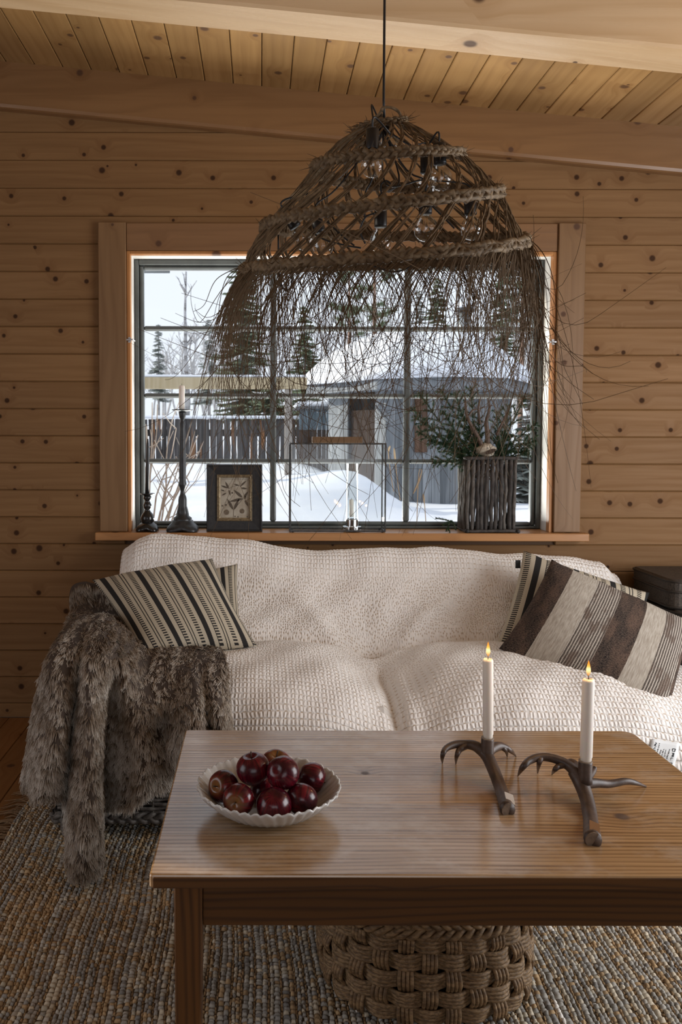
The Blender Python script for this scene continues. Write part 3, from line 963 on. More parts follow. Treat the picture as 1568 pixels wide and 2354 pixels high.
    m.build('fringe', new_mat('jute_fringe', (0.20, 0.12, 0.06), 0.9), rug, kind='stuff')
rug_build()

# ------------------------------------------------------------------ sofa
SX0, SX1 = -0.665, 1.60
SYF, SYB = -1.165, -0.10
SEAM = 0.455
sofa = thing('wicker_sofa', 'deep wicker-based sofa under the window with a white quilt over it', 'sofa', ((SX0 + SX1) / 2, -0.63, 0))
WICK = mottled('grey_wicker', (0.16, 0.14, 0.12), (0.075, 0.062, 0.052), 60, 0.6, bump=0.2)
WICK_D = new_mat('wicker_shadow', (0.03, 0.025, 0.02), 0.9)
UPH = new_mat('white_upholstery', (0.66, 0.62, 0.57), 0.9)
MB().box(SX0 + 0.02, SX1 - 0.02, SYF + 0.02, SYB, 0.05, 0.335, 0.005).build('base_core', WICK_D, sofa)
def weave(p0, p1, z0, z1, nrm, rows, pitch, r, mat, par):
    """Flat weave: rows of strands going in and out of the stakes."""
    p0, p1 = Vector(p0), Vector(p1); d = p1 - p0; L = d.length; d.normalize(); nrm = Vector(nrm)
    ns = int(L / pitch)
    mb = MB()
    for i in range(rows):
        z = z0 + (z1 - z0) * (i + 0.5) / rows
        pts = []
        for j in range(ns * 2 + 1):
            u = j / (ns * 2) * L
            off = 0.006 * math.cos(PI * j * 0.5 * 2 / 2 + PI * i)
            pts.append(p0 + d * u + nrm * off + Vector((0, 0, z + random.uniform(-.001, .001))))
        mb.tube(pts, r, 5, caps=False)
    mb.build('weave', mat, par, smooth=True, kind='stuff')
    for j in range(ns):
        c = p0 + d * ((j + 0.25) * pitch * L / (ns * pitch))
        MB().tube([c + Vector((0, 0, z0)), c + Vector((0, 0, z1))], 0.0045, 5).build('stake', mat, par)
weave((SX0 + 0.01, SYF, 0), (SX1 - 0.01, SYF, 0), 0.085, 0.325, (0, -1, 0), 17, 0.058, 0.0066, WICK, sofa)
weave((SX0, SYB, 0), (SX0, SYF + 0.01, 0), 0.085, 0.325, (-1, 0, 0), 17, 0.058, 0.0066, WICK, sofa)
def braid(pts, w, r, name, mat, par, nstr=3, per=0.07, n=6):
    """Three-strand braid along pts."""
    P = [Vector(p) for p in pts]
    S = [0.0]
    for a, b in zip(P, P[1:]): S.append(S[-1] + (b - a).length)
    mb = MB()
    for k in range(nstr):
        q = []
        for i, p in enumerate(P):
            t = (P[min(i + 1, len(P) - 1)] - P[max(i - 1, 0)]).normalized()
            up = Vector((0, 0, 1)); up = (up - t * up.dot(t)).normalized(); out = t.cross(up)
            a = 2 * PI * S[i] / per + 2 * PI * k / nstr
            q.append(p + up * w * math.sin(a) + out * r * 0.8 * math.sin(2 * a))
        mb.tube(q, r, n)
    return mb.build(name, mat, par, smooth=True)
for zz, yo_ in ((0.075, -0.002), (0.312, 0.022)):
    nn = 240
    pts = [(SX0 + (SX1 - SX0) * i / nn, SYF + yo_, zz) for i in range(nn + 1)]
    braid(pts, 0.012, 0.009, 'braided_edge', WICK, sofa, per=0.11)
    pts = [(SX0 - 0.004 + max(yo_, 0) * .4, SYF + (SYB - SYF) * i / 100, zz) for i in range(101)]
    braid(pts, 0.012, 0.009, 'braided_edge', WICK, sofa, per=0.11)
for fx, fy in ((SX0 + .045, SYF + .045), (SX1 - .045, SYF + .045), (SX0 + .045, SYB - .045), (SX1 - .045, SYB - .045)):
    m = MB(); m.lathe([(0.028, 0.008), (0.034, 0.014), (0.034, 0.066)], 14, (fx, fy, 0))
    for q in range(4):
        m.lathe([(0.035, 0.0), (0.039, 0.006), (0.035, 0.012)], 14, (fx, fy, 0.016 + 0.013 * q), cap=False)
    m.build('foot', WICK, sofa, smooth=True)
def seatz(x):
    z = 0.500 - 0.078 * np.exp(-((x - SEAM) / 0.15) ** 2) - 0.05 * sstep(1.15, 1.55, x)
    return z
def topz(x):
    xs = [-0.62, -0.54, -0.48, -0.36, -0.1, 0.15, 0.38, 0.47, 0.55, 0.9, 1.2, 1.42, 1.52, 1.57]
    zs = [0.800, 0.858, 0.872, 0.868, 0.845, 0.815, 0.803, 0.812, 0.812, 0.805, 0.79, 0.772, 0.75, 0.69]
    return np.interp(x, xs, zs)
for x0, x1 in ((SX0 + 0.21, SEAM - 0.004), (SEAM + 0.004, SX1 - 0.16)):
    MB().box(x0, x1, SYF + 0.09, -0.50, 0.34, 0.40, 0.03).build('seat_cushion', UPH, sofa)
MB().box(SX0 + 0.13, SX1 - 0.10, -0.24, SYB, 0.30, 0.70, 0.04).build('backrest', UPH, sofa)
MB().box(SX0, SX0 + 0.2, SYF + 0.04, SYB - 0.15, 0.335, 0.555, 0.05).build('armrest', UPH, sofa)

# white quilt thrown over back, seats and front
NX, NS = 300, 230
xs = np.linspace(-0.605, 1.585, NX)
prof_rows = []
for x in xs:
    tz, sz = float(topz(x)), float(seatz(x))
    fx = 0.02 * math.sin(x * 4.0) + 0.012 * math.sin(x * 9.1 + 1)
    seam = math.exp(-((x - SEAM) / 0.10) ** 2)
    P = [(-0.075, 0.45), (-0.072, tz - 0.18), (-0.078, tz - 0.04), (-0.105, tz - 0.006), (-0.15, tz), (-0.205, tz - 0.025), (-0.262, tz - 0.11), (-0.33 - 0.02 * seam, 0.60 + fx * .5),
         (-0.405 - 0.035 * seam, sz + 0.03 - 0.02 * seam), (-0.455 - 0.03 * seam, sz - 0.035), (-0.53, sz - 0.002), (-0.66, sz + 0.010), (-0.82, sz + 0.004), (-0.97, sz - 0.012),
         (-1.08, sz - 0.048), (-1.155, sz - 0.10), (-1.192, sz - 0.17), (-1.200, 0.272), (-1.200, 0.225)]
    prof_rows.append(P)
PR = np.array(prof_rows)                         # NX, k, 2
G = np.stack([catmull(PR[i], NS) for i in range(NX)], 0)   # NX, NS, 2
arc = np.concatenate([[0], np.cumsum(np.linalg.norm(np.diff(G[150], axis=0), axis=1))])
Xg = np.repeat(xs[:, None], NS, 1)
Yg, Zg = G[..., 0].copy(), G[..., 1].copy()
tn = np.stack([np.gradient(Yg, axis=1), np.gradient(Zg, axis=1)], -1)
tn /= np.linalg.norm(tn, axis=-1, keepdims=True) + 1e-9
ny, nz = tn[..., 1], -tn[..., 0]
sg = np.where(ny[:, 60:61] > 0, -1, 1)
ny, nz = -np.abs(1) * ny * np.sign(1), nz
# outward = upwards/front
flip = np.where((nz < 0) & (np.abs(nz) > np.abs(ny)), -1, 1); ny, nz = ny * 1, nz * 1
A = arc[None]
front = sstep(arc[-1] - 0.62, arc[-1] - 0.42, A) + 0 * Xg
topr = 1 - sstep(0.50, 0.62, A) + 0 * Xg
rows_zone = np.clip(front + topr, 0, 1)
disp = 0.006 * np.sin(Xg * 7 + A * 5 + 1.3 * np.sin(A * 6)) + 0.004 * np.sin(Xg * 15 - A * 11) + 0.0025 * np.sin(Xg * 31 + A * 23)
# a few slack folds running from the back into the seam, and the pinch between the seat cushions
bk = sstep(0.62, 0.75, A) * (1 - sstep(1.02, 1.10, A))
fold = 0.013 * np.exp(-((Xg - 0.52 - (1.05 - A) * 0.75) / 0.05) ** 2) + 0.011 * np.exp(-((Xg - 0.36 + (1.05 - A) * 0.5) / 0.05) ** 2) - 0.012 * np.exp(-((Xg - 0.45) / 0.05) ** 2)
disp = disp + bk * fold
frn = sstep(arc[-1] - 0.75, arc[-1] - 0.5, A)
disp = disp - 0.020 * frn * np.exp(-((Xg - SEAM) / 0.022) ** 2) + 0.010 * frn * np.exp(-((Xg - SEAM - 0.05) / 0.03) ** 2)
cell, cv = 0.0265, 0.0240
pl = np.cos(4 * PI * Xg / cell + 1.2 * np.sin(A * 150 + Xg * 40) + 0.9 * np.sin(Xg * 90))
fr_ = np.abs((A / cv + 0.5) % 1.0 - 0.5)
rw = 1 - np.exp(-(fr_ / 0.16) ** 2)
disp = disp + rows_zone * (0.0012 * pl * rw + 0.0030 * (rw - 0.6))
Yg = Yg - disp * np.sign(np.where(np.abs(tn[..., 1]) > .3, 1, 1)) * np.abs(tn[..., 1])
Zg = Zg + disp * np.abs(tn[..., 0])
Xe = Xg.copy()
mb = MB()
mb.grid(np.stack([Xe, Yg, Zg], -1))
mb.uv = np.stack([Xg, A + 0 * Xg], -1).reshape(-1, 2)
mb.c = np.stack([rows_zone, 0 * Xg, 0 * Xg], -1).reshape(-1, 3)
def quilt_mat():
    m = new_mat('white_quilt', (0.80, 0.745, 0.68), 0.9, 0, 0.15)
    t = NT(m)
    uv = t.sep(t.uv())
    zone = t.n('SeparateColor', {0: t.n('Attribute', attribute_name='Col').outputs['Color']}).outputs[0]
    nz_ = t.noise(t.uv(), 14.0, 2.0)
    u = t.m('DIVIDE', t.m('ADD', uv[0], t.m('MULTIPLY', nz_, 0.012)), cell)
    v = t.m('DIVIDE', t.m('ADD', uv[1], t.m('MULTIPLY', nz_, 0.004)), cv)
    fu = t.m('ABSOLUTE', t.m('SUBTRACT', t.m('FRACT', u), 0.5))
    fv = t.m('ABSOLUTE', t.m('SUBTRACT', t.m('FRACT', t.m('ADD', v, 0.5)), 0.5))
    sr = t.m('MULTIPLY', t.mr(fu, 0.12, 0.19, 1, 0), t.mr(fv, 0.05, 0.11, 1, 0))
    # free stitching in the middle, leaving plain leaf-shaped patches
    wv = t.n('Mapping', {'Vector': t.uv(), 'Scale': (105.0, 62.0, 1.0)}).outputs[0]
    vor = t.n('TexVoronoi', {'Vector': wv, 'Scale': 1.0, 'Randomness': 0.75}, voronoi_dimensions='2D').outputs['Distance']
    patch = t.noise(t.uv(), 9.0, 1.0)
    band = t.m('SINE', t.m('MULTIPLY', uv[0], 12.0))
    free = t.m('MULTIPLY', t.mr(vor, 0.14, 0.26, 1, 0), t.mr(t.m('ABSOLUTE', t.m('SUBTRACT', patch, 0.5)), 0.015, 0.035))
    free = t.m('MULTIPLY', free, t.mr(patch, 0.66, 0.60))
    free_h = t.m('MULTIPLY', t.mr(vor, 0.0, 0.55, 0.0, 1.0), 1.0)
    st = t.m('ADD', t.m('MULTIPLY', sr, zone), t.m('MULTIPLY', free, t.m('SUBTRACT', 1.0, zone)))
    t.color(t.mix(t.m('MULTIPLY', st, 0.75), (0.84, 0.80, 0.755), (0.47, 0.33, 0.20)))
    wob = t.noise(t.n('Mapping', {'Vector': t.uv(), 'Scale': (70, 30, 1)}).outputs[0], 1.0, 2.0)
    pleat = t.m('MULTIPLY', t.m('COSINE', t.m('MULTIPLY_ADD', u, 4 * PI, t.m('MULTIPLY', wob, 5.0))), t.mr(fv, 0.0, 0.30))
    hr = t.m('ADD', t.m('MULTIPLY', pleat, 0.45), t.m('MULTIPLY', t.mr(fv, 0.0, 0.16), 0.7))
    fine = t.noise(t.n('Mapping', {'Vector': t.uv(), 'Scale': (1, 0.5, 1)}).outputs[0], 160.0, 3.0)
    h = t.m('ADD', t.m('MULTIPLY', hr, zone), t.m('MULTIPLY', free_h, t.m('SUBTRACT', 1.0, zone)))
    h = t.m('ADD', h, t.m('MULTIPLY', fine, 0.9))
    t.bump(h, 0.85, 0.0026)
    return m
quilt = mb.build('quilt', quilt_mat(), None, smooth=True)
tag(quilt, 'white stitched quilt covering the sofa back, seats and front', 'quilt')
sol = quilt.modifiers.new('Solidify', 'SOLIDIFY'); sol.thickness = 0.006; sol.offset = 0.0
origin_to(quilt, (0.45, -0.65, 0.3))

# care label sewn on the quilt front, right of the table
from mathutils.bvhtree import BVHTree
bvh = BVHTree.FromPolygons([tuple(v) for v in mb.v], mb.f)
def on_quilt(px, py, lift):
    d = ray(px, py).normalized()
    hit = bvh.ray_cast(CAM_LOC, d)
    n_ = hit[1] if hit[1].dot(d) < 0 else -hit[1]
    return hit[0] + n_ * 0.0032 - d * lift
def lab(u, v):                          # u along the long side (right), v downwards
    return (1498 + 64 * u - 15 * v, 1698 + 11 * u + 62 * v)
m = MB(); G = np.array([[tuple(on_quilt(*lab(u, v), 0.004)) for u in np.linspace(0, 1, 9)] for v in np.linspace(0, 1, 9)])
m.grid(G)
cl = m.build('care_label', new_mat('label_cloth', (0.76, 0.78, 0.78), 0.8), quilt, smooth=True)
cl['label'] = 'white cloth care label with dark writing'
so_ = cl.modifiers.new('Solidify', 'SOLIDIFY'); so_.thickness = 0.0012; so_.offset = -1
lm = MB()
def stroke(*uv, r=0.0006): lm.tube(catmull([on_quilt(*lab(*q), 0.0058) for q in uv], 2 * len(uv) + 1), r, 4)
GL = {'O': [[(0, 0), (0, 1), (1, 1), (1, 0), (0, 0)]], 'R': [[(0, 1), (0, 0), (1, .1), (1, .45), (0, .5)], [(.4, .5), (1, 1)]], 'L': [[(0, 0), (0, 1), (1, 1)]]}
for k, ch in enumerate('ORLO'):
    for s_ in GL[ch]:
        # lettering reads downwards: letter right = label down
        lm_pts = [(0.90 - 0.09 * q[1], 0.22 + 0.17 * k + 0.12 * q[0]) for q in s_]
        for a_, b_ in zip(lm_pts, lm_pts[1:]): stroke(a_, b_, r=0.0009)
for u0, v0, v1 in ((0.70, 0.25, 0.72), (0.58, 0.32, 0.55), (0.50, 0.26, 0.68), (0.40, 0.35, 0.58), (0.30, 0.12, 0.62)):
    for vv in np.arange(v0, v1, 0.055):
        stroke((u0, vv), (u0 + random.uniform(-.012, .012), vv + random.uniform(.025, .045)), r=random.uniform(.0008, .0013))
for q in (((.16, .10), (.19, .16), (.14, .20), (.20, .24)), ((.13, .28), (.20, .32), (.12, .38), (.22, .40)), ((.12, .44), (.20, .47), (.15, .52)), ((.20, .12), (.17, .20))):
    stroke(*q, r=0.0012)
lm.build('writing', new_mat('label_ink', (0.03, 0.04, 0.05), 0.8), cl, kind='stuff')

# ------------------------------------------------------------------ cushions: four corners in space, bulged along the normal
def cushion(name, label, TL, TR, BR, BL, thick, mat, n=44, group=None, pinch=0.10, tilt=(0, 0), wr=1.0, seed=0, wh=(0.5, 0.5)):
    TL, TR, BR, BL = map(Vector, (TL, TR, BR, BL))
    c = (TL + TR + BR + BL) / 4
    nrm = (TR - TL).cross(BL - TL)
    nrm.normalize()
    if nrm.y > 0: nrm = -nrm
    u = np.linspace(0, 1, n); U, V = np.meshgrid(u, u)
    e = np.array(BL)[None, None] * ((1 - U) * (1 - V))[..., None] + np.array(BR)[None, None] * (U * (1 - V))[..., None] + np.array(TL)[None, None] * ((1 - U) * V)[..., None] + np.array(TR)[None, None] * (U * V)[..., None]
    cc = np.array(c)
    su, sv = 2 * U - 1, 2 * V - 1
    # straight edges drawn in a little between the corner points
    pin = 1 - pinch * ((1 - su ** 2) * sv ** 4 + (1 - sv ** 2) * su ** 4)
    e = cc + (e - cc) * pin[..., None]
    b = np.clip((1 - np.abs(su) ** 2.6) * (1 - np.abs(sv) ** 2.6), 0, 1) ** 0.55
    wv = 0.05 * np.sin(su * 5 + sv * 4 + seed) * (1 - b) + 0.04 * np.sin(su * 9 - sv * 3 + seed * 2) * (1 - b)
    h = thick / 2 * (b * (1 + 0.06 * np.sin(su * 3 + seed) * wr) + wv * wr * 0.6)
    N = np.array(nrm)
    front = e + N * h[..., None]
    back = e - N * (thick / 2 * b * 0.9)[..., None]
    back[0], back[-1], back[:, 0], back[:, -1] = front[0], front[-1], front[:, 0], front[:, -1]
    mb = MB()
    mb.grid(front); mb.grid(back[:, ::-1])
    uvA = np.stack([U, V], -1)
    mb.uv = np.concatenate([uvA.reshape(-1, 2), uvA[:, ::-1].reshape(-1, 2)])
    o = mb.build(name, mat, None, smooth=True)
    bm = bmesh.new(); bm.from_mesh(o.data); bmesh.ops.remove_doubles(bm, verts=bm.verts, dist=1e-5)
    bmesh.ops.recalc_face_normals(bm, faces=bm.faces); bm.to_mesh(o.data); bm.free()
    origin_to(o, c)
    tag(o, label, 'cushion', group)
    return o

def striped_mat(name, rep, off=0.0, vtile=46.0, cream=(0.50, 0.435, 0.335)):
    """Cream wool ticking: broad black stripes, dashed ladders and thin double lines."""
    m = new_mat(name, cream, 0.9, 0, 0.15)
    t = NT(m)
    uv = t.sep(t.uv())
    jig = t.m('MULTIPLY', t.m('PINGPONG', t.m('MULTIPLY', uv[1], vtile * 3.0), 1.0), 0.006)
    u = t.m('FRACT', t.m('ADD', t.m('MULTIPLY_ADD', uv[0], rep, off), jig))
    lad = t.m('GREATER_THAN', t.m('FRACT', t.m('MULTIPLY', uv[1], vtile)), 0.48)
    def band(a, b): return t.m('MULTIPLY', t.m('GREATER_THAN', u, a), t.m('LESS_THAN', u, b))
    blk = t.m('ADD', band(0.03, 0.185), t.m('MULTIPLY', band(0.335, 0.455), lad))
    blk = t.m('ADD', blk, t.m('ADD', band(0.315, 0.336), band(0.555, 0.583)))
    blk = t.m('ADD', blk, t.m('ADD', band(0.64, 0.668), t.m('MULTIPLY', band(0.785, 0.915), lad)), clamp=True)
    fib = t.noise(t.n('Mapping', {'Vector': t.uv(), 'Scale': (150, 220, 1)}).outputs[0], 1.0, 2.0)
    col = t.mix(t.mr(fib, 0.3, 0.7), (cream[0] * .82, cream[1] * .82, cream[2] * .80), cream)
    col = t.mix(t.m('MULTIPLY', blk, 0.97), col, (0.014, 0.014, 0.016))
    t.color(col)
    t.bump(fib, 0.35, 0.001)
    return m

def tweed_mat():
    """Broad woven bands: brown-black tweed, plain oatmeal, and fine white pinstripes."""
    m = new_mat('banded_tweed', (0.2, 0.17, 0.14), 0.95, 0, 0.1)
    t = NT(m)
    uv = t.sep(t.uv())
    n0 = t.noise(t.uv(), 22.0, 2.0)
    u = t.m('ADD', uv[0], t.m('MULTIPLY_ADD', n0, 0.005, -0.0025))
    fine = t.noise(t.n('Mapping', {'Vector': t.uv(), 'Scale': (90, 150, 1)}).outputs[0], 1.0, 3.0, 0.7)
    warp = t.noise(t.n('Mapping', {'Vector': t.uv(), 'Scale': (120, 12, 1)}).outputs[0], 1.0, 3.0, 0.6)
    big = t.noise(t.n('Mapping', {'Vector': t.uv(), 'Scale': (14, 5, 1)}).outputs[0], 1.0, 3.0)
    dark = t.mix(t.mr(fine, 0.36, 0.64), (0.012, 0.011, 0.012), (0.105, 0.078, 0.062))
    dark = t.mix(t.mr(big, 0.35, 0.7), dark, t.mix(t.mr(fine, 0.3, 0.6), (0.035, 0.026, 0.022), (0.15, 0.10, 0.075)))
    oat = t.mix(t.mr(warp, 0.3, 0.7), (0.33, 0.285, 0.23), (0.50, 0.455, 0.39))
    pin = t.m('GREATER_THAN', t.m('FRACT', t.m('MULTIPLY', u, 62.0)), 0.62)
    dash = t.m('GREATER_THAN', t.m('FRACT', t.m('MULTIPLY_ADD', uv[1], 95.0, t.m('MULTIPLY', fine, 0.6))), 0.3)
    pins = t.mix(pin, t.mix(dash, (0.33, 0.27, 0.22), (0.03, 0.026, 0.025)), (0.47, 0.42, 0.36))
    pins = t.mix(t.m('MULTIPLY', t.mr(big, 0.5, 0.62), 0.7), pins, dark)
    def band(a, b): return t.m('MULTIPLY', t.m('GREATER_THAN', u, a), t.m('LESS_THAN', u, b))
    c = t.mix(t.m('ADD', band(0.145, 0.315), band(0.655, 0.79), clamp=True), dark, oat)
    c = t.mix(t.m('ADD', band(0.315, 0.48), band(0.79, 0.955), clamp=True), c, pins)
    t.color(c)
    t.bump(t.m('ADD', fine, t.m('MULTIPLY', pin, 0.4)), 0.6, 0.002)
    return m
ST1 = striped_mat('ticking_front', 3.55, 0.87)
ST2 = striped_mat('ticking_back', 3.55, 0.10)
cushion('cushion', 'cream cushion with black ticking stripes leaning on the fur throw at left',
        at(212, 1333, -0.50), at(488, 1284, -0.46), at(592, 1487, -0.70), at(328, 1517, -0.84), 0.17, ST1, seed=1, group='striped ticking cushions', pinch=0.06)
cushion('cushion', 'striped cushion of which one corner shows behind the left striped cushion',
        at(330, 1330, -0.30), at(546, 1296, -0.30), at(560, 1480, -0.46), at(360, 1500, -0.46), 0.10, ST2, seed=2, group='striped ticking cushions', pinch=0.06)
c3 = cushion('cushion', 'striped cushion with a black tag behind the brown tweed cushion at right',
        at(1203, 1266, -0.34), at(1494, 1362, -0.40), at(1440, 1600, -0.66), at(1140, 1487, -0.56), 0.15, striped_mat('ticking_right', 3.4, 0.72), seed=3, group='striped ticking cushions', pinch=0.05)
tg = at(1190, 1297, -0.36)
m = MB(); m.box(tg.x - 0.009, tg.x + 0.012, tg.y - 0.002, tg.y + 0.002, tg.z - 0.017, tg.z + 0.017, 0.0005)
m.build('tag', BLACK_P, c3)
cushion('cushion', 'large brown, black and oatmeal banded tweed cushion leaning at the right sofa end',
        at(1268, 1286, -0.52), at(1600, 1432, -0.62), at(1532, 1684, -1.14), at(1146, 1492, -0.74), 0.17, tweed_mat(), n=60, seed=4, pinch=0.05)
cushion('cushion', 'plain black cushion just showing at the right edge beside the tweed cushion',
        at(1556, 1530, -0.72), at(1720, 1540, -0.72), at(1720, 1760, -0.95), at(1550, 1640, -0.92), 0.12, mottled('black_wool', (0.016, 0.015, 0.017), (0.03, 0.028, 0.03), 150, 0.95, bump=0.5), seed=5)

# woven trunks at the right, stacked against the wall
TRUNK = mottled('dark_woven_cane', (0.075, 0.055, 0.038), (0.028, 0.021, 0.016), 160, 0.7, bump=0.6, bdist=0.003)
TRUNK_R = new_mat('trunk_rim', (0.03, 0.022, 0.016), 0.6)
def trunk(label, x0, x1, y0, y1, z0, z1, lidh):
    t_ = thing('storage_chest', label, 'chest', ((x0 + x1) / 2, (y0 + y1) / 2, z0), 'woven chests stacked by the wall')
    def rr(z, ins, r=0.05):
        pts = []
        for cx, cy, a0 in ((x1 - r, y1 - r, 0), (x0 + r, y1 - r, PI / 2), (x0 + r, y0 + r, PI), (x1 - r, y0 + r, 1.5 * PI)):
            for k in range(6):
                a = a0 + k / 5 * PI / 2
                pts.append((cx + (r - ins) * math.cos(a), cy + (r - ins) * math.sin(a), z))
        return pts
    def loft(levels, name, mat):
        rows = [rr(z, i) for z, i in levels]
        m = MB(); m.grid(np.array(rows), True)
        n = len(rows[0]); m.f.append(tuple(range(n - 1, -1, -1))); m.f.append(tuple((len(rows) - 1) * n + k for k in range(n)))
        return m.build(name, mat, t_)
    zl = z1 - lidh
    loft([(z0, 0.006), (z0 + 0.01, 0.0), (zl - 0.002, 0.002)], 'chest_body', TRUNK)
    loft([(zl, 0.0), (z1 - 0.012, 0.0), (z1, 0.012)], 'lid', TRUNK)
    for zz in (zl, z1 - 0.008, z0 + 0.008):
        m = MB(); pts = rr(zz, -0.001); m.tube(pts + [pts[0]], 0.005, 5); m.build('rim', TRUNK_R, t_, smooth=True)
    return t_
bx = at(1489, 1360, -0.30)
zb = at(1500, 1402, -0.44).z
zt = at(1500, 1334, -0.44).z
trunk('smaller dark woven cane chest, upper of the stack by the wall', bx.x + 0.03, 2.06, -0.44, -0.06, zb, zt, 0.05)
trunk('larger dark woven cane chest, lower of the stack by the wall', bx.x + 0.04, 2.14, -0.48, -0.04, 0.0, zb - 0.002, 0.12)

# ------------------------------------------------------------------ fur throw over the left arm
NET = [
 [(160,1385,-.44),(163,1412,-.50),(150,1445,-.74),(108,1520,-1.04),(84,1620,-1.14),(64,1720,-1.18),(58,1800,-1.18)],
 [(166,1350,-.46),(176,1405,-.52),(158,1440,-.82),(122,1500,-1.17),(104,1620,-1.27),(88,1730,-1.29),(82,1828,-1.29)],
 [(192,1338,-.46),(204,1402,-.52),(182,1428,-.84),(165,1494,-1.18),(150,1620,-1.28),(140,1730,-1.30),(136,1830,-1.29)],
 [(212,1340,-.45),(218,1405,-.52),(206,1426,-.84),(186,1505,-1.13),(170,1630,-1.15),(157,1750,-1.17),(152,1850,-1.17)],
 [(232,1345,-.45),(238,1408,-.52),(226,1422,-.86),(207,1494,-1.20),(192,1640,-1.29),(174,1800,-1.32),(166,1990,-1.34)],
 [(250,1355,-.44),(256,1412,-.52),(246,1426,-.86),(236,1496,-1.20),(224,1640,-1.28),(220,1800,-1.32),(224,1992,-1.34)],
 [(268,1372,-.44),(272,1420,-.52),(264,1440,-.84),(262,1515,-1.11),(246,1640,-1.15),(236,1770,-1.18),(234,1890,-1.19)],
 [(300,1432,-.46),(302,1446,-.56),(296,1470,-.78),(292,1560,-1.14),(288,1680,-1.22),(292,1790,-1.25),(300,1866,-1.26)],
 [(336,1474,-.60),(338,1486,-.68),(336,1520,-.86),(330,1600,-1.17),(332,1690,-1.25),(345,1770,-1.26),(352,1836,-1.26)],
 [(372,1490,-.68),(374,1502,-.78),(372,1530,-.94),(372,1610,-1.14),(378,1690,-1.20),(392,1755,-1.22),(404,1806,-1.22)],
 [(402,1492,-.70),(404,1506,-.80),(402,1545,-.99),(412,1620,-1.21),(424,1690,-1.28),(436,1745,-1.29),(446,1785,-1.28)],
 [(432,1478,-.66),(434,1492,-.76),(444,1535,-.98),(452,1612,-1.24),(460,1680,-1.30),(470,1735,-1.30),(478,1772,-1.28)],
 [(456,1486,-.68),(458,1502,-.80),(464,1548,-1.00),(470,1622,-1.20),(478,1690,-1.22),(486,1735,-1.23),(494,1765,-1.23)],
 [(482,1488,-.68),(486,1504,-.80),(494,1550,-1.02),(500,1622,-1.24),(506,1690,-1.29),(510,1735,-1.29),(514,1758,-1.27)],
 [(500,1500,-.72),(508,1520,-.84),(520,1565,-1.02),(528,1626,-1.19),(532,1690,-1.22),(533,1730,-1.23),(533,1750,-1.23)],
]
for ci, col in enumerate(NET):
    for j in range(3, len(col)):
        x_, y_, Y_ = col[j]
        yy = min(-1.215, -1.215 + 1.6 * (Y_ + 1.19))
        if ci >= 6: y_ -= 22 * (j - 2) / 4
        col[j] = (x_, y_, yy)
CP = np.array([[tuple(at(*q)) for q in col] for col in NET])          # (cols, rows, 3)
# lay the hanging parts on real supports: never below the seat or inside the arm
for i in range(CP.shape[0]):
    for j in range(CP.shape[1]):
        x, y, z = CP[i, j]
        if y > -1.14:
            zmin = 0.585 if x < -0.44 else 0.535
            if j >= 1 and z < zmin and y > -1.06: CP[i, j, 2] = zmin
T1 = catmull(CP, 170)
T2 = catmull(np.swapaxes(T1, 0, 1), 130)                               # (rows, cols, 3)
rgt = np.random.default_rng(11)
gu, gv = np.meshgrid(np.linspace(0, 1, T2.shape[1]), np.linspace(0, 1, T2.shape[0]))
wob = 0.010 * np.sin(gu * 60 + 3 * np.sin(gv * 6)) * sstep(.25, .6, gv) + 0.008 * np.sin(gu * 24 + gv * 17)
T2[..., 1] += wob
FUR_SKIN = new_mat('fur_skin', (0.055, 0.037, 0.026), 0.9)
mb = MB(); mb.grid(T2)
throw = mb.build('fur_throw', FUR_SKIN, None, smooth=True)
throw['label'] = 'x'
so = throw.modifiers.new('Solidify', 'SOLIDIFY'); so.thickness = 0.010; so.offset = 0.0
tag(throw, 'brown and grey fake fur throw draped over the left sofa arm to the floor', 'throw')

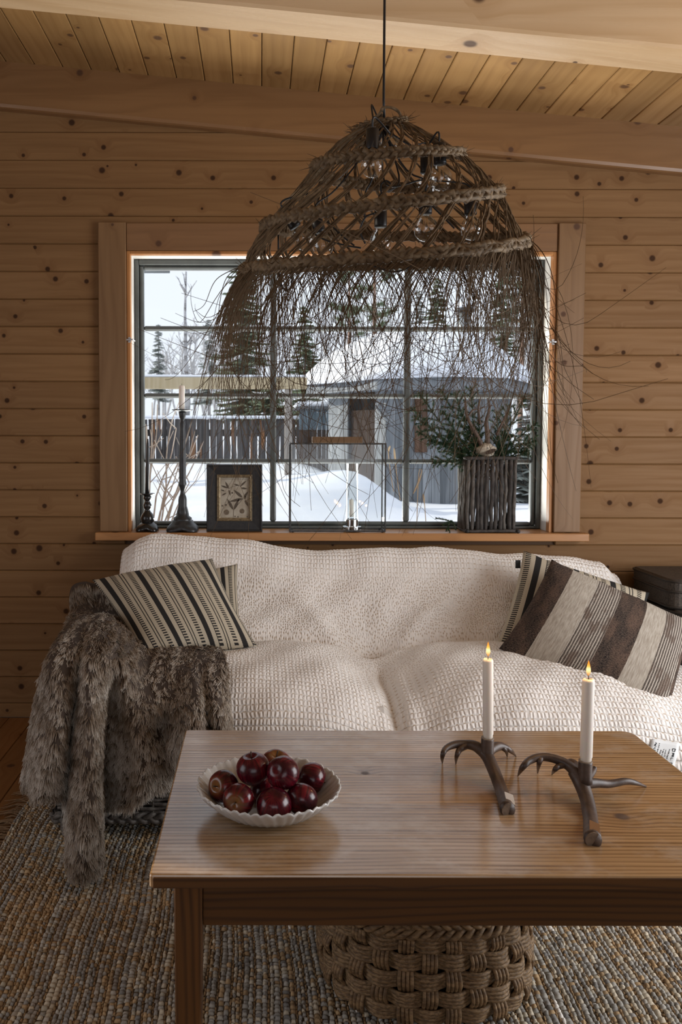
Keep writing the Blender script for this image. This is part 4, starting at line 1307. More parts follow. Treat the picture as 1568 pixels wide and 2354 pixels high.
def fur(N=150000):
    R, Cc = T2.shape[:2]
    P = T2
    du = np.gradient(P, axis=1); dv = np.gradient(P, axis=0)
    nrm = np.cross(dv, du)
    nrm /= np.linalg.norm(nrm, axis=-1, keepdims=True) + 1e-12
    cm = CAM_LOC
    s_ = np.sign((nrm * (np.array(cm) - P)).sum(-1)); s_[s_ == 0] = 1
    # one consistent outer side: the one that mostly faces the room
    if s_.mean() < 0: nrm = -nrm
    area = np.linalg.norm(np.cross(dv, du), axis=-1)
    pr = (area / area.sum()).ravel()
    idx = rgt.choice(R * Cc, N, p=pr)
    i = idx // Cc + rgt.uniform(-.5, .5, N); j = idx % Cc + rgt.uniform(-.5, .5, N)
    i = np.clip(i, 0, R - 1.001); j = np.clip(j, 0, Cc - 1.001)
    i0, j0 = i.astype(int), j.astype(int); fi, fj = (i - i0)[:, None], (j - j0)[:, None]
    def samp(Q): return (Q[i0, j0] * (1 - fi) * (1 - fj) + Q[i0 + 1, j0] * fi * (1 - fj) + Q[i0, j0 + 1] * (1 - fi) * fj + Q[i0 + 1, j0 + 1] * fi * fj)
    root = samp(P); n = samp(nrm); n /= np.linalg.norm(n, axis=1, keepdims=True) + 1e-9
    down = samp(dv); down /= np.linalg.norm(down, axis=1, keepdims=True) + 1e-9
    side = np.cross(n, down)
    def ps(k, f, a):
        return np.sin(root[:, 0] * f * 1.0 + 3 * np.sin(root[:, 2] * f * .6 + a) + a) * np.cos(root[:, 2] * f * 1.3 + 2 * np.sin(root[:, 0] * f * .7) + k)
    swirl = 0.55 * ps(1, 55, .3) + 0.35 * ps(2, 140, 1.7)
    lift = 0.75 + 0.35 * ps(3, 90, 2.1)
    d = n * lift[:, None] * .55 + down * 1.25 + side * swirl[:, None] + rgt.normal(0, .22, (N, 3))
    d /= np.linalg.norm(d, axis=1, keepdims=True)
    # locks: neighbouring hairs share a lock and lean to its tip
    ci_ = np.floor((i + rgt.normal(0, .5, N)) / 2.6).astype(int); cj_ = np.floor((j + rgt.normal(0, .7, N) + 1.5 * (ci_ % 2)) / 3.0).astype(int)
    key = ci_ * 100003 + cj_
    uk, inv = np.unique(key, return_inverse=True)
    first = np.zeros(len(uk), int); first[inv[::-1]] = np.arange(N)[::-1]
    L = rgt.uniform(0.024, 0.040, N) * (1 + .2 * ps(5, 60, 0))
    d2 = d + np.array([0, 0, -0.55]) + down * 0.5
    d2 /= np.linalg.norm(d2, axis=1, keepdims=True)
    K = 5
    lk = first[inv]
    d = d * 0.6 + d[lk] * 0.4; d2 = d2 * 0.5 + d2[lk] * 0.5
    d /= np.linalg.norm(d, axis=1, keepdims=True); d2 /= np.linalg.norm(d2, axis=1, keepdims=True)
    locktone = rgt.normal(0, .10, len(uk))[inv]
    pts = np.empty((N, K, 3))
    for k in range(K):
        t = k / (K - 1)
        pts[:, k] = root + d * (L * t)[:, None] * (1 - .45 * t) + d2 * (L * t * t * .5)[:, None] + (root[lk] - root) * (0.5 * t ** 1.3)
    hc = bpy.data.hair_curves.new('fur_strands')
    hc.add_curves([K] * N)
    pos = hc.attributes.get('position') or hc.attributes.new('position', 'FLOAT_VECTOR', 'POINT')
    pos.data.foreach_set('vector', (pts - np.array(throw.location)).astype(np.float32).ravel())
    ra = hc.attributes.get('radius') or hc.attributes.new('radius', 'FLOAT', 'POINT')
    rad = np.tile(np.array([0.0011, 0.0011, 0.00095, 0.0007, 0.00022], np.float32), N)
    ra.data.foreach_set('value', rad)
    tone = np.clip(0.5 + 0.35 * ps(7, 16, 1.1) + 0.22 * ps(8, 45, .4) + locktone + rgt.normal(0, .16, N), 0, 1)
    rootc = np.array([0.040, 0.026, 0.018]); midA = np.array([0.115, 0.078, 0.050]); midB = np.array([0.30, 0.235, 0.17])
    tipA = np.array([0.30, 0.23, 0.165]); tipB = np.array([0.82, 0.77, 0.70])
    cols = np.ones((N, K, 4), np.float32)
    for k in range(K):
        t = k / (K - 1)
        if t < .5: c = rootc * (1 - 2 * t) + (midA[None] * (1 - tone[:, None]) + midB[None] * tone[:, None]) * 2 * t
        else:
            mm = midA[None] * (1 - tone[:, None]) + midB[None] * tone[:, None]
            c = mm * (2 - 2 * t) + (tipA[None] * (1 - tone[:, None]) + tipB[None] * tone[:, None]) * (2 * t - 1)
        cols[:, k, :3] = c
    ca = hc.attributes.new('Col', 'FLOAT_COLOR', 'POINT')
    ca.data.foreach_set('color', cols.ravel())
    hc.materials.append(attr_mat('fur', 0.75, 0.15))
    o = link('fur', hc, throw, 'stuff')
    return o
fur()

# ------------------------------------------------------------------ coffee table
TX0, TX1, TY0, TY1, TH = -0.205, 1.035, -2.295, -1.535, 0.50
OAK = wood('worn_pine_top', 0, 1, (0.47, 0.295, 0.145), (0.13, 0.058, 0.018), ck=(0.06, 0.03, 0.018), kscale=3.2, kdens=0.22, ksize=0.045, grain=75, rings=0.55, ringf=430, var=0.14, rough=0.22, spec=0.9, bump=0.08, wear=0.5, fmul=0.95)
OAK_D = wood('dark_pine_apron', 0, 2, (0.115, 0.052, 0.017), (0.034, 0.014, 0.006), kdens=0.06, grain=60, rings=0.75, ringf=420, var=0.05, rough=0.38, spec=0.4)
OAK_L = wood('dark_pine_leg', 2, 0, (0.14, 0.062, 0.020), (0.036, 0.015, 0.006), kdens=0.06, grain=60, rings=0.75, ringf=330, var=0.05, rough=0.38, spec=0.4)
OAK_S = wood('dark_pine_side', 1, 2, (0.13, 0.06, 0.02), (0.05, 0.022, 0.009), kdens=0.06, rings=0.75, ringf=300, var=0.05, rough=0.4)
tab = thing('coffee_table', 'worn brown pine coffee table with square legs in front of the sofa', 'table', ((TX0 + TX1) / 2, (TY0 + TY1) / 2, 0))
nb = 5; ys = np.linspace(TY0, TY1, nb + 1)
def board_top(y0, y1, rl, rr_):
    """One board of the top; rl, rr_ round its outer corner at the rear."""
    m = MB()
    b = 0.003
    out = []
    r = 0.030
    if rr_:
        out = [(TX0, y0), (TX1, y0)]
        out += [(TX1 - r + r * math.cos(a), y1 - r + r * math.sin(a)) for a in np.linspace(0, PI / 2, 7)]
        r2 = 0.008
        out += [(TX0 + r2 + r2 * math.cos(a), y1 - r2 + r2 * math.sin(a)) for a in np.linspace(PI / 2, PI, 4)]
    elif rl:
        r2 = 0.006
        out = [(TX0 + r2 + r2 * math.cos(a), y0 + r2 + r2 * math.sin(a)) for a in np.linspace(PI, 1.5 * PI, 4)]
        out += [(TX1 - r2 + r2 * math.cos(a), y0 + r2 + r2 * math.sin(a)) for a in np.linspace(1.5 * PI, 2 * PI, 4)]
        out += [(TX1, y1), (TX0, y1)]
    else:
        out = [(TX0, y0), (TX1, y0), (TX1, y1), (TX0, y1)]
    cx = sum(p[0] for p in out) / len(out); cy = sum(p[1] for p in out) / len(out)
    def ring(z, ins_outer, ins_joint):
        q = []
        for (x, y) in out:
            x2 = x + (ins_outer if x < cx else -ins_outer)
            iy = ins_joint
            if (rr_ and y > cy) or (rl and y < cy): iy = ins_outer
            q.append((x2, y + (iy if y < cy else -iy), z))
        return q
    rows = [ring(TH - 0.026, 0.002, 0.0), ring(TH - 0.023, 0.0, 0.0), ring(TH - 0.004, 0.0, 0.0), ring(TH - 0.0012, 0.0012, 0.0), ring(TH, 0.004, 0.0006)]
    m.grid(np.array(rows), True)
    n = len(out)
    m.f.append(tuple(range(n - 1, -1, -1))); m.f.append(tuple(4 * n + k for k in range(n)))
    return m
top = link('tabletop', None, tab)
top.location = (0, 0, TH)
for k in range(nb):
    board_top(ys[k], ys[k + 1], k == 0, k == nb - 1).build('board', OAK, top, fixn=True)
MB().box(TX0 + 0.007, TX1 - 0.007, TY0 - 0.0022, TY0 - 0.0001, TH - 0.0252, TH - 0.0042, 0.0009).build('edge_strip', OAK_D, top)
ax0, ax1, ay0, ay1 = TX0 + 0.042, TX1 - 0.042, TY0 + 0.035, TY1 - 0.035
LW = 0.055
for lx in (ax0, ax1 - LW):
    for ly in (ay0, ay1 - LW):
        def taper(x, y, z, lx=lx, ly=ly):
            k = 1.0 - 0.16 * max(0, (0.36 - z) / 0.36)
            return (lx + LW / 2 + (x - lx - LW / 2) * k, ly + LW / 2 + (y - ly - LW / 2) * k, z)
        m = MB()
        zsn = (0.0125, 0.36, TH - 0.0262)
        for za, zb_ in zip(zsn, zsn[1:]):
            pass
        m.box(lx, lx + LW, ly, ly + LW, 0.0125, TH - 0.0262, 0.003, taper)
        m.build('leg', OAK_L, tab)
az0, az1 = TH - 0.026 - 0.096, TH - 0.0265
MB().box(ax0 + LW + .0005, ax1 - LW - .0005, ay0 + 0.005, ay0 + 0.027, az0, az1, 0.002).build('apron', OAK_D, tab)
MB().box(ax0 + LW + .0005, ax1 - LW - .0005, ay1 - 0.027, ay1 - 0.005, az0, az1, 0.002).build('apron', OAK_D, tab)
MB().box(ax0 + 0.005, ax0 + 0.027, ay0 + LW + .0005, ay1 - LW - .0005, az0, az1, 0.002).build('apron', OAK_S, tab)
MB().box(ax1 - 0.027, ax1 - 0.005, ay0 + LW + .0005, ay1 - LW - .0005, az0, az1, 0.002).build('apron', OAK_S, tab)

# ------------------------------------------------------------------ bowl
BC = Vector((0.021, -2.03, TH))
CER = new_mat('white_glazed_ceramic', (0.60, 0.60, 0.585), 0.12, 0, 0.6)
bowl = thing('fruit_bowl', 'white glazed bowl with a fluted scalloped rim full of red apples', 'bowl', BC)
def flute(r, z, a):
    w = sstep(0.085, 0.150, r)
    sc = abs(math.sin(a * 11))
    ff = abs(math.sin(a * 22 + 38 * (r - .09)))
    return r * (1 + 0.028 * w * (sc - .5)), z + float(w) * 0.0062 * (ff - .5) + float(w) * .0015 * sc
inner = [(0.0, 0.0095), (0.06, 0.010), (0.09, 0.0135), (0.108, 0.021), (0.120, 0.030), (0.130, 0.039), (0.138, 0.0465), (0.145, 0.053), (0.150, 0.0575), (0.1535, 0.0605)]
outer = [(0.156, 0.0595), (0.1545, 0.0555), (0.142, 0.043), (0.127, 0.029), (0.110, 0.0155), (0.090, 0.0085), (0.066, 0.006)]
m = MB(); m.lathe(inner + outer, 156, BC, flute, cap=False)
m.build('bowl_body', CER, bowl, smooth=True)
m = MB(); m.lathe([(0.066, 0.010), (0.068, 0.002), (0.066, 0.0), (0.060, 0.0), (0.058, 0.010)], 64, BC, cap=False)
m.build('foot_ring', CER, bowl, smooth=True)

# ------------------------------------------------------------------ apples
def apple_mat(name, patch):
    m = new_mat(name, (0.1, 0.005, 0.01), 0.22, 0, 0.5)
    t = NT(m)
    o = t.obj(); s = t.sep(o)
    r = t.rnd()
    an = t.n('Math', {0: s[1], 1: s[0]}, operation='ARCTAN2').outputs[0]
    st = t.noise(t.xyz(t.m('MULTIPLY', an, 7.0), t.m('MULTIPLY', s[2], 12.0), r), 1.0, 3.0)
    sp = t.n('TexVoronoi', {'Vector': o, 'Scale': 260.0}).outputs['Distance']
    big = t.noise(o, 30.0, 2.0)
    c = t.mix(t.mr(st, 0.35, 0.75), (0.048, 0.0025, 0.008), (0.15, 0.007, 0.014))
    c = t.mix(t.mr(big, 0.45, 0.7), c, (0.035, 0.003, 0.008))
    if patch:
        d = t.m('SQRT', t.m('ADD', t.m('MULTIPLY', s[0], s[0]), t.m('MULTIPLY', s[1], s[1])))
        up = t.m('GREATER_THAN', s[2], 0.0)
        k = t.m('MULTIPLY', t.mr(t.m('ADD', d, t.m('MULTIPLY', st, 0.012)), 0.012, 0.034, 1, 0), up)
        c = t.mix(t.m('MULTIPLY', k, patch), c, (0.26, 0.135, 0.028))
        c = t.mix(t.m('MULTIPLY', t.mr(st, 0.4, 0.7), 0.4 * patch), c, (0.27, 0.025, 0.018))
    c = t.mix(t.m('MULTIPLY', t.mr(sp, 0.05, 0.16, 1, 0), 0.25), c, (0.40, 0.14, 0.10))
    t.color(c)
    t.rough(t.m('MULTIPLY_ADD', big, 0.15, 0.16))
    return m
AP0 = apple_mat('dark_red_apple', 0.0)
AP1 = apple_mat('yellow_blushed_apple', 0.6)
STEMM = new_mat('apple_stem', (0.05, 0.03, 0.018), 0.8)
def apple(px, py, Y, r, axis, label, mat, stem=True):
    c = at(px, py, Y)
    root = thing('apple', label, 'apple', c, 'red apples in the white bowl')
    prof = []
    for i in range(25):
        a = -PI / 2 + PI * i / 24
        # cardioid-like meridian: dimple at the top, small one at the base
        rr = r * math.cos(a) * (1.0 + 0.05 * math.sin(a))
        z = r * 0.93 * math.sin(a)
        e = math.exp(-(rr / (0.30 * r)) ** 2)
        z -= (0.30 * r * e if a > 0 else -0.14 * r * e)
        prof.append((max(rr, 0.0002), z))
    m = MB()
    m.lathe(prof, 40, (0, 0, 0), lambda q, z, a: (q * (1 + 0.014 * math.sin(a * 5) * (1 if z < 0 else .6) + 0.012 * math.sin(2 * a + r * 400)), z))
    b = m.build('flesh', mat, root, smooth=True, world=False)
    q = Vector(axis).normalized().to_track_quat('Z', 'Y')
    root.rotation_mode = 'QUATERNION'; root.rotation_quaternion = q
    if stem:
        m = MB(); m.tube([(0, 0, r * 0.58), (0.001, 0.001, r * 0.85), (0.003, 0.002, r * 1.08)], [0.0011, 0.0012, 0.0019], 6)
        m.build('stem', STEMM, root, smooth=True, world=False)
    return root
apple(515, 1807, -2.035, 0.0345, (-0.62, -0.70, 0.25), 'red apple with a yellow flush at the left end of the bowl', AP1)
apple(549, 1838, -2.098, 0.0335, (-0.30, -0.93, 0.12), 'red apple showing its yellow-green stem hollow at front left', AP1)
apple(582, 1768, -2.035, 0.0375, (-0.18, -0.05, 0.95), 'dark red apple with an upright stem on top of the heap', AP0)
apple(634, 1757, -1.945, 0.0345, (0.05, -0.35, 0.9), 'apple mostly hidden behind the two apples on top', AP1)
apple(650, 1776, -2.065, 0.0355, (0.4, 0.7, -0.5), 'glossy crimson apple on top at the middle of the heap', AP0, False)
apple(716, 1788, -1.985, 0.0345, (0.88, -0.1, -0.35), 'red apple at the right with its stem pointing at the rim', AP0)
apple(630, 1850, -2.105, 0.0375, (0.05, 0.5, -0.85), 'large crimson apple at the front of the bowl, blossom end down', AP0, False)
apple(694, 1838, -2.085, 0.0335, (0.1, 0.9, 0.2), 'smaller speckled red apple at front right of the bowl', AP0, False)
apple(610, 1822, -2.015, 0.034, (0.0, 0.9, 0.2), 'very dark apple deep in the gap at the middle of the heap', AP0, False)

# ------------------------------------------------------------------ antler candle holders and lit candles
ANT = mottled('brown_antler', (0.085, 0.055, 0.040), (0.045, 0.028, 0.021), 40, 0.45, bump=0.35, stretch=(1, 1, 1), bdist=0.002)
ANT_T = mottled('antler_cut', (0.15, 0.10, 0.065), (0.09, 0.06, 0.04), 60, 0.6, bump=0.1)
WAX = new_mat('white_wax', (0.80, 0.755, 0.69), 0.45, 0, 0.4)
WAX.node_tree.nodes['Principled BSDF'].inputs['Subsurface Weight'].default_value = 0.35
WAX.node_tree.nodes['Principled BSDF'].inputs['Subsurface Radius'].default_value = (0.012, 0.007, 0.004)
WICKM = new_mat('burnt_wick', (0.01, 0.009, 0.008), 0.9)
def flame_mat():
    m = bpy.data.materials.new('candle_flame'); m.use_nodes = True
    nt = m.node_tree; b = nt.nodes['Principled BSDF']
    t = NT(m)
    s = t.sep(t.obj())
    f = t.mr(s[2], -0.002, 0.03)
    c = t.n('ValToRGB', {0: f}); cr = c.color_ramp
    cr.elements[0].position = 0.0; cr.elements[0].color = (0.55, 0.20, 0.05, 1)
    cr.elements[1].position = 1.0; cr.elements[1].color = (1.0, 0.30, 0.03, 1)
    for p, q in ((0.25, (1.0, 0.62, 0.25, 1)), (0.55, (1.0, 0.80, 0.42, 1)), (0.8, (1.0, 0.52, 0.10, 1))):
        e = cr.elements.new(p); e.color = q
    b.inputs['Base Color'].default_value = (0, 0, 0, 1)
    t.put(b.inputs['Emission Color'], c.outputs[0]); b.inputs['Emission Strength'].default_value = 1.25
    b.inputs['Specular IOR Level'].default_value = 0
    return m
FLAME = flame_mat()
def candle(px, pyb, pyt, Y, r, label, mat=WAX, lit=True, taper=1.0, wick=True, lean=0.0, group=None, flame=(0, 0)):
    b, t_ = at(px, pyb, Y), at(px + lean, pyt, Y)
    root = thing('candle', label, 'candle', b, group)
    h = (t_ - b).length
    m = MB()
    if taper < 1: prof = [(r, 0), (r * 0.9, h * .5), (r * .55, h * .9), (r * taper, h)]
    else: prof = [(r * 0.86, 0.0), (r * 0.9, h * 0.045), (r, h * 0.06), (r, h - 0.006), (r * 0.86, h - 0.0012), (r * 0.6, h), (r * 0.45, h - 0.003), (0.0003, h - 0.0035)]
    m.lathe(prof, 28); m.build('wax', mat, root, smooth=True, world=False)
    if wick:
        m = MB(); m.tube([(0, 0, h - 0.004), (0, 0, h + 0.005), (0.003 if lit else 0, 0, h + (0.011 if lit else 0.008))], [0.0009, 0.0009, 0.0007], 5)
        m.build('wick', WICKM, root, world=False)
    d = (t_ - b).normalized(); root.rotation_mode = 'QUATERNION'; root.rotation_quaternion = d.to_track_quat('Z', 'Y')
    if lit:
        m = MB(); fh = 0.034
        m.lathe([(0.0004, -0.002), (0.0034, 0.003), (0.0052, 0.009), (0.0047, 0.015), (0.003, 0.023), (0.0013, 0.030), (0.0002, fh)], 14)
        o = m.build('flame', FLAME, root, smooth=True, world=False); o.location = (0.0015, 0, h + 0.007)
        l = bpy.data.lights.new('flame_light', 'POINT'); l.energy = 0.35; l.color = (1.0, 0.55, 0.22); l.shadow_soft_size = 0.006
        lo = link('flame_light', l, root); lo.location = (0.0015, 0, h + 0.055)
    return root
def antler_holder(label, beams, socket, plate, plate_mat, ends):
    root = thing('antler_candle_holder', label, 'candle holder', socket[0], 'antler candle holders on the table')
    m = MB()
    for pts, rad in beams:
        P = catmull([Vector(p) for p in pts], 26); R = catmull(np.array(rad)[:, None], 26)[:, 0]
        m.tube(P, np.maximum(R, 0.0012), 12)
    m.build('antler', ANT, root, smooth=True)
    ant = m
    b, t_ = socket
    m = MB(); ax = Vector((0, 0, 1))
    m.tube([b + Vector((0, 0, -.004)), b + Vector((0, 0, .008)), t_ - Vector((0, 0, .003)), t_], [0.0165, 0.0152, 0.0152, 0.0148], 20, caps=True)
    m.build('socket', ANT, root, smooth=True)
    m = MB(); m.lathe([(0.0128, 0.0), (0.0150, 0.0), (0.0150, 0.0022), (0.0128, 0.0022)], 24, t_)
    m.build('socket_rim', mottled('socket_rim_horn', (0.30, 0.24, 0.18), (0.20, 0.15, 0.11), 60, 0.6, bump=0.1), root)
    e, d, r = ends
    d = Vector(d).normalized()
    m = MB(); m.tube([Vector(e) - d * .001, Vector(e) + d * 0.002], r, 14); m.build('cut_face', ANT_T, root)
    from mathutils.bvhtree import BVHTree
    ppx, ppy, hu, hv, skew = plate
    tree = BVHTree.FromPolygons([Vector(v) for v in ant.v], ant.f)
    dv = ray(ppx, ppy).normalized()
    loc, n_, _, _ = tree.ray_cast(CAM_LOC, dv)
    if n_.dot(dv) > 0: n_ = -n_
    n_ = (n_ - dv * 1.4).normalized(); loc = loc - dv * 0.004
    v = Vector(b) - Vector(e); v = (v - n_ * v.dot(n_)).normalized(); u = v.cross(n_).normalized()
    c = loc + n_ * 0.0014
    u, v = u * hu, v * hv - u * hu * skew * 0
    m = MB(); vs = [c + u * a_ + v * (b_ - skew * a_) + n_ * k for k in (-.004, .0006) for a_, b_ in ((-1, -1), (1, -1), (1, 1), (-1, 1))]
    m.add(vs, [(3, 2, 1, 0), (4, 5, 6, 7), (0, 1, 5, 4), (1, 2, 6, 5), (2, 3, 7, 6), (3, 0, 4, 7)])
    m.build('name_plate', plate_mat, root)
    return root
SILV = new_mat('silver_plate', (0.72, 0.71, 0.69), 0.5, 0.35)
BRASS = new_mat('brass_plate', (0.36, 0.21, 0.11), 0.45, 0.5)
# first holder (left)
e1 = atz(1167, 1861, TH + 0.011)
s1 = at(1120, 1737, -1.855)
A1 = [([e1, at(1152, 1815, -1.95), at(1133, 1766, -1.89), at(1118, 1735, -1.855), at(1098, 1718, -1.84)], [0.0165, 0.0145, 0.0145, 0.0150, 0.013]),
      ([at(1118, 1735, -1.855), at(1095, 1716, -1.84), at(1070, 1711, -1.83), at(1044, 1712, -1.84), at(1024, 1722, -1.86), at(1017, 1739, -1.87), atz(1017, 1754, TH + 0.001)], [0.012, 0.0125, 0.0105, 0.009, 0.0072, 0.0052, 0.0015]),
      ([at(1076, 1712, -1.83), at(1058, 1722, -1.845), at(1050, 1738, -1.86), atz(1048, 1756, TH + 0.001)], [0.009, 0.0075, 0.0052, 0.0015]),
      ([at(1120, 1730, -1.85), at(1142, 1716, -1.82), at(1160, 1718, -1.81), at(1174, 1726, -1.80), atz(1186, 1738, TH + 0.001)], [0.012, 0.0115, 0.0085, 0.006, 0.0015]),
      ([at(1152, 1717, -1.815), at(1163, 1726, -1.81), atz(1166, 1739, TH + 0.001)], [0.007, 0.005, 0.0014])]
h1 = antler_holder('smaller antler candle holder with a silver plate, nearer the sofa', A1, (s1, at(1121, 1697, -1.855)),
              (1172, 1836, .0085, .0115, .35), SILV, (e1, (0.3, -0.9, -0.1), 0.0150))
candle(1122, 1697, 1514, -1.855, 0.0125, 'white lit candle in the smaller antler holder nearer the sofa', group='lit candles on the table')
# second holder (right, nearer)
e2 = atz(1363, 1930, TH + 0.012)
s2 = at(1345, 1795, -1.975)
A2 = [([e2, at(1358, 1890, -2.075), at(1352, 1848, -2.015), at(1338, 1806, -1.975), at(1318, 1772, -1.955)], [0.0175, 0.0160, 0.0155, 0.0165, 0.014]),
      ([at(1338, 1806, -1.975), at(1316, 1768, -1.955), at(1285, 1748, -1.945), at(1248, 1740, -1.945), at(1218, 1748, -1.955), at(1200, 1766, -1.965), atz(1191, 1783, TH + 0.001)], [0.014, 0.0125, 0.0105, 0.0090, 0.0085, 0.0062, 0.0015]),
      ([at(1244, 1741, -1.945), at(1239, 1756, -1.95), atz(1236, 1777, TH + 0.001)], [0.007, 0.0052, 0.0014]),
      ([at(1302, 1756, -1.95), at(1284, 1762, -1.955), at(1275, 1770, -1.955), atz(1269, 1780, TH + 0.001)], [0.008, 0.0068, 0.005, 0.0014]),
      ([at(1340, 1790, -1.965), at(1326, 1760, -1.91), at(1312, 1750, -1.895), at(1302, 1753, -1.89)], [0.011, 0.0085, 0.0065, 0.003]),
      ([at(1345, 1800, -1.975), at(1372, 1800, -1.965), at(1402, 1802, -1.955), at(1438, 1796, -1.945), at(1462, 1800, -1.935), atz(1485, 1808, TH + 0.0015)], [0.013, 0.0105, 0.0088, 0.0078, 0.0056, 0.002]),
      ([at(1350, 1790, -1.965), at(1364, 1772, -1.93), at(1368, 1762, -1.925)], [0.009, 0.007, 0.004])]
h2 = antler_holder('larger antler candle holder with a brass plate, nearer the table front', A2, (s2, at(1346, 1750, -1.975)),
              (1367, 1905, .0095, .0135, .2), BRASS, (e2, (0.1, -0.95, -0.1), 0.0160))
candle(1347, 1750, 1560, -1.975, 0.0135, 'white lit candle leaning slightly in the larger antler holder at right', lean=6, group='lit candles on the table')

# ------------------------------------------------------------------ basket under the table
BKC = Vector((0.405, -1.78, 0.0126))
bas = thing('rope_basket', 'chunky brown hyacinth basket of thick plaits standing under the table', 'basket', BKC)
HYA = mottled('hyacinth_rope', (0.30, 0.185, 0.088), (0.115, 0.066, 0.030), 45, 0.65, bump=0.5, bdist=0.003, stretch=(1, 1, 3))
HYA_H = mottled('hyacinth_rope_flat', (0.31, 0.195, 0.095), (0.115, 0.068, 0.032), 50, 0.65, bump=0.5, bdist=0.003, stretch=(2, 2, 6))
def bpt(a, z, off=0.0):
    zz = z / 0.235
    R = 0.222 + 0.026 * math.sin(PI * min(max(1 - zz, 0), 1) * 0.75) + off
    ca, sa = math.cos(a), math.sin(a); p = 2.6
    q = (abs(ca) ** p + abs(sa) ** p) ** (-1 / p)
    return Vector((BKC.x + R * q * ca, BKC.y + R * q * sa, BKC.z + z))
NST = 30
rows_z = [0.022, 0.062, 0.102, 0.142, 0.178]
for ri, z in enumerate(rows_z):
    m = MB()
    for k, dz in enumerate((-0.0125, -0.004, 0.0045, 0.013)):
        pts = []
        for i in range(NST * 4 + 1):
            a = 2 * PI * i / (NST * 4)
            off = 0.009 * math.cos(a * NST / 2 + PI * ri) + 0.0015 * math.sin(a * 17 + k)
            pts.append(bpt(a, z + dz + 0.0025 * math.sin(a * 5 + ri), off))
        m.tube(pts, 0.0056, 6, caps=False)
    m.build('plait', HYA_H, bas, smooth=True)
for j in range(NST):
    m = MB()
    a0 = 2 * PI * j / NST
    for k in range(4):
        da = (k - 1.5) * 0.0082 / 0.24
        pts = []
        for i in range(25):
            z = 0.005 + 0.185 * i / 24
            ph = np.interp(z, rows_z, range(len(rows_z)))
            off = -0.0095 * math.cos(PI * j) * math.cos(PI * ph) + 0.001
            pts.append(bpt(a0 + da + 0.004 * math.sin(z * 60 + j), z, off))
        m.tube(pts, 0.0048, 6)
    m.build('stake_bundle', HYA, bas, smooth=True)
for q, (zc, of, tw) in enumerate(((0.200, 0.003, 1), (0.218, 0.0, -1), (0.234, -0.006, 1))):
    m = MB()
    for k in range(3):
        pts = []
        for i in range(361):
            a = 2 * PI * i / 360
            th = tw * a * 22 + 2 * PI * k / 3
            pts.append(bpt(a, zc + 0.0085 * math.sin(th), of + 0.008 * math.cos(th)))
        m.tube(pts, 0.0072, 6, caps=False)
    m.build('rope_rim', HYA, bas, smooth=True)
m = MB()
G = np.array([[tuple(bpt(2 * PI * i / 72, z, -0.016)) for i in range(72)] for z in (0.003, 0.06, 0.12, 0.18, 0.225)])
m.grid(G, True); m.f.append(tuple(range(71, -1, -1)))
m.build('lining', new_mat('dark_lining', (0.02, 0.014, 0.01), 0.9), bas, smooth=True)

# ------------------------------------------------------------------ on the window sill
IRON = mottled('black_painted_iron', (0.016, 0.017, 0.019), (0.028, 0.029, 0.032), 40, 0.38, bump=0.25, bdist=0.002)
GLOSSB = mottled('glossy_black_wood', (0.010, 0.010, 0.010), (0.018, 0.017, 0.016), 30, 0.2, bump=0.15)
SZ = WZ0 + 0.0004
def px_prof(rows, Y, cx):
    """(half width px, py) rows of a turned shape seen at depth Y -> (r, z above the sill)."""
    out = []
    for hw, py in rows:
        s = (Y - CAM_LOC.y) / F_PX
        out.append((hw * s, at(cx, py, Y).z - SZ))
    return out
def scroll_base(mb, c, R, h, r_top, feet=4, n=72, ph=PI / 4):
    """Cast foot: lobed dome running out into scrolled feet."""
    def mod(r, z, a):
        w = sstep(r_top, R, r)
        lob = abs(math.cos((a - ph) * feet / 2)) ** 1.5
        return r * (1 - 0.26 * float(w) * (1 - lob)) * (1 + 0.02 * math.sin(a * 36) * float(w)), z + float(w) * 0.010 * (1 - lob) + 0.0014 * math.sin(a * 24 + r * 300) * float(w)
    prof = [(R, 0.0), (R * 1.02, 0.006), (R * 0.95, 0.016), (R * 0.80, 0.026 * h / .05), (R * 0.62, h * 0.72), (r_top * 1.25, h * 0.94), (r_top, h)]
    mb.lathe(prof, n, c, mod)
# short candlestick
Y1 = 0.005
c1 = at(339, 1222, Y1)
cs1 = thing('candlestick', 'short glossy black turned candlestick at the left end of the sill', 'candlestick', (c1.x, Y1, SZ), 'black candlesticks on the sill')
m = MB(); scroll_base(m, (c1.x, Y1, SZ), 0.060, 0.046, 0.018)
m.build('base', GLOSSB, cs1, smooth=True)
m = MB(); pr = px_prof([(10, 1206), (15, 1198), (16, 1190), (13, 1182), (7, 1175), (6, 1171), (9, 1167), (10, 1161), (7, 1155), (6, 1152), (7, 1149), (10, 1146), (9, 1142), (8, 1138)], Y1, 339)
m.lathe(pr, 28, (c1.x, Y1, SZ)); m.build('stem', GLOSSB, cs1, smooth=True)
m = MB(); pr = px_prof([(6, 1139), (11, 1138), (16, 1136), (17, 1134), (12, 1134), (7, 1135.5)], Y1, 339)
m.lathe(pr, 28, (c1.x, Y1, SZ), lambda r, z, a: (r * (1 + .04 * math.sin(a * 8)), z)); m.build('drip_dish', GLOSSB, cs1, smooth=True)
BWAX = new_mat('black_wax', (0.012, 0.012, 0.013), 0.5)
candle(338, 1135, 1009, Y1, 0.0098, 'slim black tapered candle in the short black candlestick', mat=BWAX, lit=False, taper=0.28, wick=False, lean=2)
